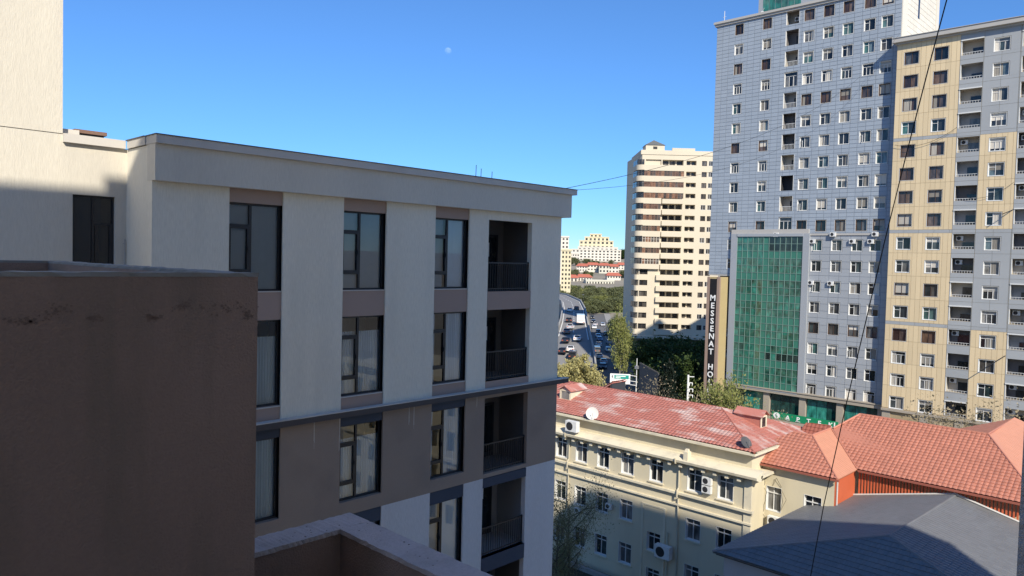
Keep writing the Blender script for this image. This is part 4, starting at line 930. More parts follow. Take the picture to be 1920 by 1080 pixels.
# small rear porch roof peeping over the ridge
slope('roof_slope', [(61, 47.8, 13.9), (63.5, 47.8, 13.9), (63.5, 44.4, 15.95), (61, 44.4, 15.95)], 'tile_old', ch)
m = MB(); m.box(61.1, 63.4, 44.45, 47.0, 12, 14.3); m.box(61.1, 63.4, 44.45, 44.7, 14.3, 15.8); part('shed_wall', m, 'board_back', ch)
def dish(p, r, face, mt, label):
    d = thing('satellite_dish', label, 'satellite dish', p); f = Vector(face).normalized(); a = f.cross(Vector((0, 0, 1))).normalized(); b = a.cross(f); m = MB(); n = 18; rings = [(0, .0), (.35, .02), (.7, .08), (1, .17)]
    P = Vector(p) + Vector((0, 0, r * .95))
    for i in range(3):
        for k in range(n):
            q = []
            for (rr, dd), t in ((rings[i], k), (rings[i + 1], k), (rings[i + 1], k + 1), (rings[i], k + 1)):
                an = 2 * pi * t / n; q.append(P + (a * cos(an) + b * sin(an)) * rr * r + f * (dd * r - .1))
            m.quad(*(q if i else q[1:] if False else [q[0], q[1], q[2]]), var=.5)
    part('reflector', m, mt, d); m = MB(); m.tube([P - b * r * .9 + f * .05, P + f * r * .75], .018, 5); m.tube([P + f * r * .7, P + f * r * .85], .05, 6); part('feed_arm', m, 'steel', d)
    m = MB(); m.tube([Vector(p), P - f * .12], .03, 5); part('mast', m, 'steel', d)
dish((54.05, 41.45, 13.62), .58, (-.75, -.62, .32), 'dish_white', 'white satellite dish on the gutter of the cream house')
dish((54.6, 26.7, 13.75), .50, (-.25, -.75, .62), 'dish_grey', 'dark grey satellite dish at the roof corner of the cream house')
ac(C, -43.1, 12.35, .42, 'white outdoor unit standing on the cream house cornice by the white dish', s=1.55)
ac(C, -29.5, 10.40, .05, 'upper of two stacked white units beside a top window of the cream house', s=.95)
ac(C, -29.5, 9.72, .05, 'lower of two stacked white units beside a top window of the cream house', s=.95)
ac(C, -33.2, 3.4, .1, 'large boxy grey sided unit on the stair panel of the cream house', s=1.7)
ac(C, -39.1, 6.0, .05, 'small white unit beside a middle floor window of the cream house', s=.75)
ac(C, -42.6, 4.75, .05, 'small white unit under a middle floor window of the cream house', s=.75)
ac(C, -32.6, 1.0, .1, 'white unit at the foot of the drainpipe on the cream house', s=.9)
m = MB(); m.box(53.35, 53.9, 35.2 - 4.1, 35.6 - 4.1, 12.05, 12.75); m.box8([(53.5, 31.15, 12.7), (53.8, 31.15, 12.7), (53.8, 31.5, 12.7), (53.5, 31.5, 12.7), (53.55, 31.2, 12.95), (53.75, 31.2, 12.95), (53.75, 31.45, 12.95), (53.55, 31.45, 12.95)])
solo('rain_hopper', m, 'cream_trim', 'pale sheet metal rain hopper on the cornice of the cream house', 'hopper')

# ------------------------------------------------------------------ red tiled house beside it
rh = thing('tiled_house', 'cream walled house with bright orange-red tiled hipped roofs', 'building', (66, 18, 0)); RW = Fac((56.35, 0), -pi / 2)
hr = [(-25.75, -24.5, 8.75, 10.7, .3), (-22.75, -21.4, 8.75, 10.7, .3)]
m = MB(); RW.wall(m, -27, -20.5, 0, 12.4, hr); m.box(56.7, 72, 20.501, 30, 0, 12.3); m.box(66.5, 80, 6.5, 20.5, 0, 12.3); part('wall', m, 'cream_wall', rh)
for a, b, c, d, e in hr:
    o = put_window(RW, a, c, -.02, round(b - a, 2), round(d - c, 2), 'two', 'white_pvc', 'pane_dark', rh, .26)
    t = MB(); t.box(.05, b - a - .05, .14, .2, 1.38, 1.46); link('transom', t.mesh('transom', 'white_pvc'), o)
m = MB()                                               # corrugated orange walls, rib by rib
y = 20.15
while y > 4.5: m.box(60.3, 60.36 + .05 * (int(y * 10) % 2), y - .11, y, 9.5, 12.35); y -= .22
part('orange_wall', m, 'orange_wall', rh)
m = MB(); m.box(56.36, 60.4, 20.44, 20.52, 9.5, 12.42); part('orange_wall', m, 'orange_wall', rh)
m = MB(); m.tube([(56.5, 20.36, 12.3), (56.5, 20.36, 9.5)], .06, 6); part('downpipe', m, 'flash_pale', rh)
zE = 12.45; pk = (60.0, 23.75, 14.45); p2 = (63.9, 23.75, 14.45); inn = (60.0, 20.2, zE); ML, MR = (66.7, 22.4, 15.5), (66.7, 12.95, 15.5)
slope('roof_slope', [(56.0, 20.2, zE), (56.0, 28.5, zE), (60.0, 25.3, 14.45), pk], 'tile_new', rh)
slope('roof_slope', [(56.0, 20.2, zE), inn, p2, pk], 'tile_smooth_lit', rh, amp=.02, step=.008)
slope('roof_slope', [(60.0, 20.2, zE), (60.0, 8.2, zE), MR, ML, (64.0, 23.6, 14.45)], 'tile_new', rh)
slope('roof_slope', [(63.4, 26.7, 13.1), (63.4, 24.9, 13.1), (64.6, 24.0, 14.6), (64.6, 26.1, 14.42)], 'ridge_red', rh)
slope('roof_slope', [(60.0, 8.2, zE), (78, 6.2, zE), (75.2, 12.85, 15.5), MR], 'tile_smooth_lit', rh, amp=.02, step=.008)
slope('roof_slope', [(75.2, 12.85, 15.5), (66.7, 12.95, 15.5), (69.5, 18.0, 13.2), (78, 18, 13.2)][::-1], 'tile_new', rh)
for a, b in ((pk, (56.0, 20.2, zE)), (pk, (60.0, 25.3, 14.45)), (p2, inn), (ML, (64.0, 23.6, 14.45)), (ML, MR), (MR, (60.0, 8.2, zE)), (MR, (75.2, 12.85, 15.5)), (pk, p2)): cap('ridge_cap', Vector(a) + Vector((0, 0, .04)), Vector(b) + Vector((0, 0, .04)), .08, 'tile_new', rh)
m = MB(); m.box(55.85, 56.02, 20.05, 28, zE - .14, zE - .01); m.box(59.85, 60.02, 8, 20.1, zE - .14, zE - .01); part('gutter', m, 'ridge_red', rh)
ac(RW, -24.9, 7.75, .02, 'white unit under the window at the inner corner of the two houses', s=1.15)
m = MB(); prev = None
for s in range(5):
    z = 11.6 - s * .7; y = 25.72 + .1 * sin(s * 2.1); m.tube([(56.2, y, z), (56.15, y + .08, z - .35), (56.2, 25.72 + .1 * sin((s + 1) * 2.1), z - .7)], .018, 4)
for a, b in (((56.3, 24.5, 10.6), (56.1, 24.0, 10.0)), ((56.1, 24.0, 10.0), (56.3, 24.5, 9.0)), ((56.3, 25.2, 10.8), (56.2, 24.9, 11.5)), ((56.2, 24.9, 11.5), (56.3, 24.5, 10.8))): m.tube([a, b], .015, 4)
solo('loose_wiring', m, 'cable', 'tangle of loose dark wires in the corner between cream house and tiled house', 'wires')

# ------------------------------------------------------------------ dark roofed hall
dh = thing('hall', 'low pale hall with a broad dark grey metal tile roof', 'building', (52, 14, 0))
m = MB(); m.box(43.7, 60.2, 5, 22.6, 0, 9.7); part('wall', m, 'plaster_pale', dh)
tip = (43.1, 23.1, 9.7); tp2 = (43.1, 4.6, 9.75); Q1 = (47.85, 14.1, 12.0); Q2 = (60.2, 13.5, 12.0)
slope('roof_slope', [tip, (60.2, 22.6, 9.75), Q2, Q1], 'tile_grey', dh, wave=.36, course=.4, amp=.03, step=.02)
slope('roof_slope', [tip, tp2, Q1], 'tile_grey', dh, wave=.36, course=.4, amp=.03, step=.03)
slope('roof_slope', [tp2, (60.2, 4.6, 9.8), Q2, Q1], 'tile_grey', dh, wave=.36, course=.4, amp=.03, step=.02)
for a, b in ((Q1, tip), (Q1, tp2), (Q1, Q2)): cap('ridge_cap', a, b, .1, 'tile_grey', dh)
m = MB(); m.tube([(60.2, 22.6, 9.85), (60.2, 13.5, 12.1), (60.2, 5, 9.9)], .09, 5); part('flashing', m, 'flash_pale', dh)
m = MB(); m.box(43.35, 43.6, 4.7, 23, 9.45, 9.66); part('gutter', m, 'ledge_dark', dh)

rs = thing('rear_slab', 'plain pale apartment slab hidden behind the blue tower', 'building', (154, 49, 0))
m = MB(); m.box(141.6, 166, 42, 56, 0, 53.5); part('wall', m, 'far_cream', rs)
m = MB(); m.box(141.3, 166.3, 41.7, 56.3, 53.5, 54.5); part('parapet', m, 'far_cream', rs)

# house across the yard, mirrored in the apartment windows
mh = thing('street_house', 'cream street house reflected in the windows of the grey apartment block', 'building', (52, -20, 0)); MF = Fac((48, 0), -pi / 2); hm = []
for i in range(10):
    for z in (2, 5.6, 9.2, 12.6): hm.append((7 + i * 2.6, 8.3 + i * 2.6, z, z + 1.9, .3))
m = MB(); MF.wall(m, 6, 34, 0, 16, hm); m.box(48.4, 60, -34, -6, 0, 16); part('wall', m, 'cream_wall', mh)
m = MB(); MF.box(m, 5.6, 34, 16, 16.5, -.2, .7); MF.box(m, 6, 34, 8.2, 8.5, 0, .25); part('cornice', m, 'cream_trim', mh)

# ------------------------------------------------------------------ trees
def leaf(mb, p, s, rnd, up=.3):
    n = Vector((rnd.gauss(0, 1), rnd.gauss(0, 1), rnd.gauss(up, 1))).normalized(); a = n.cross(Vector((rnd.gauss(0, 1), rnd.gauss(0, 1), rnd.gauss(0, 1)))).normalized(); b = n.cross(a)
    s *= rnd.uniform(.6, 1.35); k = rnd.uniform(.45, .8)
    mb.quad(p - a * s, p - b * s * k, p + a * s, p + b * s * k, var=rnd.random())
def make_tree(h, r, base, nleaf, lsize, seed, bark, leafm, shape='round', limbs=16, twig=0):
    """returns (trunk mesh, crown mesh): tapered trunk, limbs, then leaves clustered round the twig ends"""
    rnd = random.Random(seed); tr = MB(); cr = MB(); tips = []
    lean = Vector((rnd.uniform(-.04, .04) * h, rnd.uniform(-.04, .04) * h, 0))
    axis = lambda t: Vector((lean.x * t * t, lean.y * t * t, h * t * .94)); R0 = .018 * h + .06
    tr.tube([axis(t) + Vector((rnd.uniform(-1, 1), rnd.uniform(-1, 1), 0)) * .012 * h * (0 < t < 1) for t in (0, .2, .4, .6, .8, 1)], [R0 * x for x in (1.2, .9, .7, .5, .28, .08)], 7)
    for i in range(limbs):
        t = base + (1 - base) * (i + rnd.random()) / limbs * .95; p0 = axis(t); f = (t - base) / (1 - base)
        if shape == 'round': rr = r * math.sqrt(max(.06, 1 - (2 * f - .9) ** 2 * .85))
        elif shape == 'poplar': rr = r * (.55 + .5 * sin(pi * min(1, f * 1.05))) * (1 - .45 * f)
        elif shape == 'cone': rr = r * (1 - f) ** .8 + .2
        else: rr = r * (.5 + .7 * f)
        an = i * 2.4 + rnd.uniform(-.5, .5); rr *= rnd.uniform(.65, 1.15); rise = {'round': .45, 'poplar': 1.5, 'cone': -.1, 'vase': 1.0}[shape] * rr * rnd.uniform(.6, 1.2)
        d = Vector((cos(an), sin(an), 0)); mid = p0 + d * rr * .5 + Vector((0, 0, rise * .35)); end = p0 + d * rr * .95 + Vector((0, 0, rise))
        if end.z > h: end.z = h * rnd.uniform(.94, 1)
        tr.tube([p0, mid, end], [R0 * .42 * (1 - .6 * f), R0 * .22, R0 * .05], 5, False)
        pts = [p0.lerp(mid, .6), mid, mid.lerp(end, .5), end]
        for q in range(3):
            e2 = mid.lerp(end, rnd.uniform(.1, .9)); e3 = e2 + Vector((rnd.gauss(0, .3), rnd.gauss(0, .3), rnd.gauss(.2, .2))) * rr * .8
            tr.tube([e2, e3], [R0 * .09, R0 * .02], 4, False); pts += [e3, e2.lerp(e3, .5)]
            for w_ in range(twig):
                e4 = e3 + Vector((rnd.gauss(0, .3), rnd.gauss(0, .3), rnd.gauss(.25, .25))) * rr * .5; s4 = e2.lerp(e3, rnd.random()); tr.tube([s4, e4], [R0 * .05, R0 * .015], 3, False); pts.append(e4)
        tips += [(p, rr) for p in pts]
    per = max(1, nleaf // len(tips))
    for p, rr in tips:
        k = rnd.uniform(.3, 1.7); sg = rr * .17 + lsize * .5
        for q in range(int(per * k)): leaf(cr, p + Vector((rnd.gauss(0, sg), rnd.gauss(0, sg), rnd.gauss(0, sg * .8))), lsize, rnd)
    return tr.mesh('trunk', bark), cr.mesh('crown', leafm)
KIND = {
 'poplar': make_tree(14, 2.3, .18, 5200, .17, 1, 'bark', 'leaf_yellow', 'poplar', 26),
 'poplar2': make_tree(14, 2.9, .2, 6000, .17, 2, 'bark', 'leaf_yellow', 'poplar', 26),
 'spring': make_tree(14, 3.6, .22, 5200, .19, 3, 'bark', 'leaf_spring', 'vase', 24, 1),
 'plane': make_tree(17, 4.8, .3, 6500, .26, 4, 'bark_pale', 'leaf_spring', 'round', 26, 1),
 'dark': make_tree(12, 5.2, .15, 9000, .26, 5, 'bark', 'leaf_dark', 'round', 28),
 'dark2': make_tree(11, 4.6, .12, 8000, .26, 6, 'bark', 'leaf_dark', 'round', 26),
 'conifer': make_tree(14, 3.4, .05, 8000, .2, 7, 'bark', 'leaf_conifer', 'cone', 44),
 'mid': make_tree(9, 4.3, .15, 3200, .36, 8, 'bark', 'leaf_mid', 'round', 20),
 'mid2': make_tree(10, 3.8, .15, 3000, .36, 9, 'bark', 'leaf_mid', 'round', 20),
 'pale': make_tree(9, 4.0, .15, 2600, .34, 12, 'bark', 'leaf_spring', 'round', 20, 1),
 'olive': make_tree(11, 4.6, .18, 9000, .085, 10, 'bark', 'leaf_sparse', 'vase', 22, 3),
 'bare': make_tree(9, 3.6, .2, 5200, .10, 11, 'bark_pale', 'leaf_dry', 'vase', 22, 4),
}
def tree(kind, loc, h, label, group=None, rz=None, wide=1.0, name='tree'):
    t, c = KIND[kind]; hh = max(v.co.z for v in t.vertices); s = h / hh
    o = thing(name, label, 'tree', loc, random.uniform(0, 6.28) if rz is None else rz, group); o.scale = (s * wide, s * wide, s)
    link('trunk', t, o); link('crown', c, o); return o
def stand(px, top, d, kind, label, group=None, wide=1.0, z0=0.0, name='tree', rz=None):
    p = at_d(px, top, d); return tree(kind, (p.x, p.y, z0), p.z - z0, label, group, rz, wide, name)
stand(1066, 676, 100, 'poplar', 'pale yellow-green tree behind the cream roof, next to the grey apartment corner', wide=.9)
stand(1092, 668, 104, 'poplar2', 'broadest of the pale yellow-green trees behind the cream house roof', wide=.9)
stand(1114, 684, 101, 'poplar', 'pale yellow-green tree behind the cream roof, next to the green road sign', wide=.8)
stand(1047, 684, 106, 'poplar2', 'pale yellow-green tree half hidden by the grey apartment block', wide=.8)
stand(1350, 708, 96, 'spring', 'green leafing tree in front of the lettered pillar', wide=.72)
stand(1362, 722, 94, 'spring', 'lower green leafing tree beside the shop windows of the blue tower', wide=.8)
stand(1420, 752, 92, 'bare', 'small twiggy tree against the shop windows', wide=.7)
stand(1845, 742, 92, 'bare', 'bare twiggy tree in front of the yellow tower loggias', wide=1.15)
stand(1800, 772, 93, 'bare', 'lower bare tree beside the yellow tower shops', wide=.9)
stand(1208, 706, 90, 'bare', 'dry twiggy tree in front of the dark billboard', wide=.6)
stand(1262, 728, 88, 'bare', 'low dry twiggy tree behind the red roof ridge', wide=.7)
stand(1296, 738, 88, 'bare', 'lowest dry twiggy tree behind the red roof ridge', wide=.6)
stand(1166, 574, 158, 'plane', 'tall light green tree beside the cream curved tower', wide=.45)
stand(1150, 592, 242, 'plane', 'light green tree at the kerb behind the tallest roadside tree', wide=.7)
stand(1181, 622, 192, 'plane', 'light green tree in front of the cream curved tower podium', wide=.8)
for i, (px, tp, d, k, wd, lb) in enumerate(((1228, 640, 160, 'dark', 1.1, 'dark green tree under the cream curved tower, beside the tall light green trees'), (1262, 634, 168, 'dark2', 1.2, 'dark green tree under the middle of the cream curved tower'), (1300, 640, 158, 'dark', 1.1, 'dark green tree under the cream curved tower, next to the lettered pillar'),
        (1282, 668, 140, 'dark2', 1.0, 'dark green tree behind the black conifer'), (1210, 668, 172, 'dark2', .9, 'dark green tree behind the road sign'), (1318, 668, 150, 'dark', .8, 'dark green tree touching the lettered pillar'))):
    stand(px, tp, d, k, lb, wide=wd)
stand(1254, 672, 124, 'conifer', 'black-green conifer beside the dark billboard', wide=.75)
stand(1070, 880, 60, 'olive', 'sparse twiggy tree in front of the cream house wall', wide=.7)
stand(1048, 915, 57, 'olive', 'lower sparse twiggy tree between grey apartment block and cream house', wide=.7)
rt = random.Random(21)
gi = 0
for px in range(1052, 1196, 5):                        # the green slope behind the flyover
    for row, (d, hh) in enumerate(((420, 7), (480, 8), (540, 8), (600, 8), (815, 8), (1020, 9))):
        if rt.random() < (.42 if row < 4 else .6): continue
        q = at_d(px + rt.uniform(-3, 3), 540, d + rt.uniform(-28, 28)); z = gheight(q.x, q.y)
        tree(rt.choice(['mid', 'mid2', 'mid', 'pale']), (q.x, q.y, z), hh * rt.uniform(.65, 1.15), 'olive green tree in the park between flyover and hillside houses', 'park trees beyond the flyover', wide=1.25)
for i in range(9):
    q = on_z(1112 + i * 9 + rt.uniform(-3, 3), 577 + rt.uniform(-4, 5), 0)
    tree('mid2', (q.x, q.y, 0), rt.uniform(2.5, 5), 'small round shrub on the lawn at the end of the side street', 'shrubs on the lawn', wide=1.3, name='shrub')
for i in range(8):
    q = at_d(1166 + i * 3, 470 + rt.uniform(-3, 4), 1500); z = gheight(q.x, q.y)
    tree('dark2', (q.x, q.y, z), max(8, q.z - z), 'dark distant tree on the skyline beside the stepped apartments', 'skyline trees', wide=1.2)

# ------------------------------------------------------------------ cream curved tower in the distance
cb = at_d(1187, 630, 206); VA = -math.atan2(FPX * ROT[0][2] * -1, 1) if False else None
fw = ROT @ Vector((0, 0, -1)); ang = math.atan2(fw.y, fw.x) - pi / 2
ft = thing('curved_tower', 'cream apartment tower with rounded corner and long balconies', 'building', (cb.x, cb.y, 0)); G = Fac((cb.x, cb.y), ang); gw = 22.6
fz = lambda r: 56.1 - 2.97 * r; hg = []
for r in range(16):
    z1 = fz(r)
    up = r < 10
    hg.append((2.0 if up else 1.2, 6.2 if up else 3.4, z1 - 1.45, z1, .5, 'A'))
    hg.append((6.8 if r > 3 else 6.5, 12.2, z1 - 1.45, z1, 1.3, 'B'))
    hg.append((13.0, 15.7, z1 - 1.3, z1 - .1, 1.2, 'C'))
    hg.append((17.2, 18.55, z1 - 1.45, z1 - .1, .2, 'D')); hg.append((19.0, 20.35, z1 - 1.45, z1 - .1, .2, 'D'))
m = MB(); G.wall(m, 1.0, gw, 8.3, 57.4, [h[:5] for h in hg]); m.quad(G.P(gw, 0, 0), G.P(gw, 0, -16), G.P(gw, 57.4, -16), G.P(gw, 57.4, 0)); m.quad(G.P(1, 57.4, 0), G.P(gw, 57.4, 0), G.P(gw, 57.4, -16), G.P(1, 57.4, -16))
for h in hg:
    d = h[4]; m.quad(G.P(h[0], h[2], -d), G.P(h[1], h[2], -d), G.P(h[1], h[3], -d), G.P(h[0], h[3], -d))
m.quad(G.P(.2, 8.3, -2), G.P(-.6, 8.3, -16), G.P(-.6, 57.4, -16), G.P(.2, 57.4, -2)); m.quad(G.P(1.0, 8.3, 0), G.P(.2, 8.3, -2), G.P(.2, 57.4, -2), G.P(1.0, 57.4, 0)); part('wall', m, 'far_cream', ft)
for r in range(16):                                   # balcony fronts, rounded at the left corner
    z1 = fz(r); m = MB(); up = r < 10; pr = .9
    if up:
        pts = [(12.4 if r < 3 else 6.35, 0), (12.4 if r < 3 else 6.35, pr)] + [(1.4 - 1.9 * sin(a * pi / 12), -1.0 + (pr + 1.0) * cos(a * pi / 12)) for a in range(0, 7)] + [(-.5, -6), (.9, -6), (.9, 0)]
    else: pts = [(12.3, 0), (12.3, pr), (5.6, pr), (5.6, 0)]
    P2 = [G.P(u, 0, w_).xy for u, w_ in pts]; m.prism([tuple(p) for p in P2], z1 - 2.97 + .05, z1 - 1.55); part('balcony', m, 'far_cream', ft)
    if up and r > 2: m = MB(); G.box(m, 6.6, 12.3, z1 - 2.95, z1 - 1.7, 0, .8); part('balcony', m, 'far_cream', ft)
    if up:
        m = MB(); wd = [(1.6, 12.2)] if r in (1, 2, 3) else [(1.6, 6.2)]
        for a, b in wd:
            n = int((b - a) / .75); sx = (b - a) / n
            if r == 0: continue
            for q in range(n):
                mm = MB(); G.box(mm, a + q * sx + .06, a + (q + 1) * sx - .06, z1 - 1.55, z1 - .12, pr - .22, pr - .15); part('pane', mm, 'pane_wood', ft)
            mm = MB(); 
            for q in range(n + 1): G.box(mm, a + q * sx - .05, a + q * sx + .05, z1 - 1.56, z1 - .05, pr - .26, pr - .12)
            G.box(mm, a, b, z1 - .75, z1 - .68, pr - .26, pr - .12); part('glazing_bars', mm, 'far_white' if r in (7, 9) else 'rust_cap', ft)
            G.box(m, a - .1, b + .1, z1 - .12, z1 + .05, 0, pr); part('balcony_head', m, 'far_cream', ft)
for h in hg:
    if h[5] == 'D':
        o = put_window(G, h[0], h[2], -.02, 1.35, round(h[3] - h[2], 2), 'two', 'white_pvc' if rt.random() < .55 else 'brown_pvc', 'pane_far', ft, .16)
    elif h[5] in ('B', 'C'):
        n = 3 if h[5] == 'B' else 2; sx = (h[1] - h[0]) / n
        for q in range(n): mm = MB(); G.box(mm, h[0] + q * sx + .35, h[0] + (q + 1) * sx - .1, h[2] - (0), h[3] - .2, -h[4] + .02, -h[4] + .07); part('pane', mm, 'pane_far', ft)
    elif h[5] == 'A' and h[3] < 27:
        put_window(G, h[0], h[2], -.1, 2.2, 1.45, 'cross', 'brown_pvc', 'pane_far', ft, .3)
for r in range(16):                                   # glazed rounded corner, storey by storey
    z1 = fz(r); pr = .9; up = r < 10; k_ = .14 if up else .55
    path = [(1.5 - (1.9 - k_) * sin(a * pi / 12), -1.0 + (pr + 1.0 - k_) * cos(a * pi / 12)) for a in range(0, 7)] + [(-.5 + k_, -3.2), (-.6 + k_, -5.8)]
    if not up: path = path[3:]
    for q in range(len(path) - 1):
        mm = MB(); (u0, w0), (u1, w1) = path[q], path[q + 1]; f0, f1 = .06, .94
        a_, b_ = (u0 + (u1 - u0) * f0, w0 + (w1 - w0) * f0), (u0 + (u1 - u0) * f1, w0 + (w1 - w0) * f1)
        mm.quad(G.P(a_[0], z1 - 1.55, a_[1]), G.P(b_[0], z1 - 1.55, b_[1]), G.P(b_[0], z1 - .1, b_[1]), G.P(a_[0], z1 - .1, a_[1])); part('pane', mm, 'pane_far', ft)
    if not up:
        m = MB(); m.prism([tuple(G.P(u, 0, w_).xy) for u, w_ in [(1.0, 0)] + [(1.1 - 1.3 * sin(a * pi / 12), -1.0 + 1.3 * cos(a * pi / 12)) for a in range(2, 7)] + [(-.35, -6), (.9, -6)]], z1 - 2.97 + .05, z1 - 1.55); part('balcony', m, 'far_cream', ft)
m = MB(); G.box(m, .6, gw + .1, 57.4, 58.6, -16, .15); G.box(m, 9.0, 15.2, 58.6, 59.3, -.5, .1); part('parapet', m, 'far_cream', ft)
m = MB(); G.box(m, 1.9, 7.0, 58.6, 60.0, -5, -.2); lt = part('roof_lantern', m, 'far_cream', ft); m = MB(); c = G.P(4.45, 61.7, -2.6)
bs = [G.P(1.7, 60, 0), G.P(7.2, 60, 0), G.P(7.2, 60, -5.2), G.P(1.7, 60, -5.2)]
for k in range(4): m.quad(bs[k], bs[(k + 1) % 4], c)
part('lantern_roof', m, 'slate_roof', lt, ft); m = MB(); G.box(m, 3.9, 5.0, 58.9, 59.6, -.19, -.15); part('lantern_window', m, 'interior', lt, ft)
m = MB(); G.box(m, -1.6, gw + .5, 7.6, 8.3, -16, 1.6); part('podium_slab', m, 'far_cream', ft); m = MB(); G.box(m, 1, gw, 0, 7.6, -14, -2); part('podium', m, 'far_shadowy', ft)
for i in range(8): m = MB(); G.box(m, 1.5 + i * 2.6, 3.6 + i * 2.6, .5, 6.8, -2.0 + .003, -1.9); part('shop_pane', m, 'pane_far', ft)

# ------------------------------------------------------------------ hillside beyond
def far_block(px0, px1, ytop, ybase, d, mt, label, rows, cols, name='far_building', dz=0, roof=None, group=None, turn=0.0, depth=14):
    a = at_d(px0, ybase, d); b = at_d(px1, ybase, d); t = at_d((px0 + px1) / 2, ytop, d); ctr = (a + b) / 2; zb = gheight(ctr.x, ctr.y) - 1
    W = (b - a).length; an = math.atan2(b.y - a.y, b.x - a.x) + turn; fc = Fac((ctr.x, ctr.y), an); o = thing(name, label, 'building', (ctr.x, ctr.y, zb), 0, group)
    zt = t.z; z0 = a.z; m = MB(); cw_, rh_ = W / cols, (zt - z0) / rows; hs = []
    for i in range(cols):
        for j in range(rows): hs.append((-W / 2 + (i + .25) * cw_, -W / 2 + (i + .75) * cw_, z0 + (j + .3) * rh_, z0 + (j + .8) * rh_, .5))
    fc.wall(m, -W / 2, W / 2, zb - 3, zt, hs); P = fc.P
    for s in (-W / 2, W / 2): m.quad(P(s, zb - 3, 0), P(s, zb - 3, -depth), P(s, zt, -depth), P(s, zt, 0))
    m.quad(P(-W / 2, zt, 0), P(W / 2, zt, 0), P(W / 2, zt, -depth), P(-W / 2, zt, -depth)); m.quad(P(-W / 2, zb, -depth), P(W / 2, zb, -depth), P(W / 2, zt, -depth), P(-W / 2, zt, -depth)); part('wall', m, mt, o)
    for h in hs:
        if not (px1 - px0) / cols > 3.5 and rt.random() < .0: continue
        w_ = MB(); w_.quad(P(h[0], h[2], -.45), P(h[1], h[2], -.45), P(h[1], h[3], -.45), P(h[0], h[3], -.45)); part('window', w_, 'pane_far', o)
    if roof:
        m = MB(); q = .12 * W; zr = zt + roof; e = 1.2
        A_, B_, C_, D_ = P(-W / 2 - e, zt, e), P(W / 2 + e, zt, e), P(W / 2 + e, zt, -depth - e), P(-W / 2 - e, zt, -depth - e); r1, r2 = P(-W / 2 + q, zr, -depth / 2), P(W / 2 - q, zr, -depth / 2)
        m.quad(A_, B_, r2, r1); m.quad(C_, D_, r1, r2); m.quad(B_, C_, r2); m.quad(D_, A_, r1); part('roof', m, 'far_roof', o)
    else:
        m = MB(); fc.box(m, -W / 2 - .4, W / 2 + .4, zt, zt + 1.2, -depth, .4); part('parapet', m, mt, o)
    return o
far_block(1051, 1069.5, 470, 543, 520, 'far_yellow', 'narrow yellow tower beside the grey apartment corner', 9, 3)
far_block(1046, 1066, 445, 474, 640, 'far_white', 'pale tower top rising behind the narrow yellow tower', 4, 3)
SB = 'white stepped apartment building on the hill, '
for a, b, yt, yb, r, c, lb, d in ((1083, 1158, 464, 483, 2, 9, 'bottom storeys of the hilltop apartments with the yellow crown', 1230), (1086, 1150, 452, 466, 2, 8, 'middle storeys of the hilltop apartments with the yellow crown', 1236), (1096, 1142, 445, 453, 1, 6, 'upper yellow storeys of the hilltop apartments', 1242), (1106, 1128, 439.5, 446, 1, 3, 'topmost block of the hilltop apartments', 1248)):
    far_block(a, b, yt, yb, d, 'far_yellow' if yt < 455 else 'far_white', lb, r, c, depth=20)
far_block(1072, 1164, 469, 489, 1120, 'far_white', 'long white terraced apartments below the yellow crowned ones', 4, 13, depth=18)
far_block(1068, 1086, 476, 493, 1060, 'far_white', 'short white apartments at the end of the long terraced ones', 3, 4, depth=18)
RR = [(1081, 1101, 499, 509, 900, 'red roofed white house at the edge of the trees below the terraced apartments'), (1101, 1124, 497, 508, 905, 'red roofed house with a row of open balconies on the hillside'), (1123, 1142, 498, 512, 890, 'red roofed house with a plain cream gable on the hillside'), (1141, 1160, 500, 512, 895, 'red roofed white house with small windows on the hillside'), (1158, 1176, 497, 505, 960, 'red roofed house near the skyline trees'),
      (1069, 1083, 521, 530, 760, 'low red roofed house beside the narrow yellow tower'), (1083, 1110, 520, 529, 770, 'long low red roofed house in front of the hillside houses'), (1138, 1164, 517, 523, 790, 'low red roofed house in front of the cream gabled house'), (1098, 1152, 527, 534, 740, 'long pale flat walled building among the park trees')]
for i, (a, b, yt, yb, d, lb) in enumerate(RR):
    far_block(a, b, yt, yb, d, 'far_pale' if i in (2, 8) else 'far_white', lb, 1 if i > 4 else 2, max(2, int((b - a) / 5)), roof=None if i == 8 else 3.2, depth=12, turn=rt.uniform(-.25, .25))

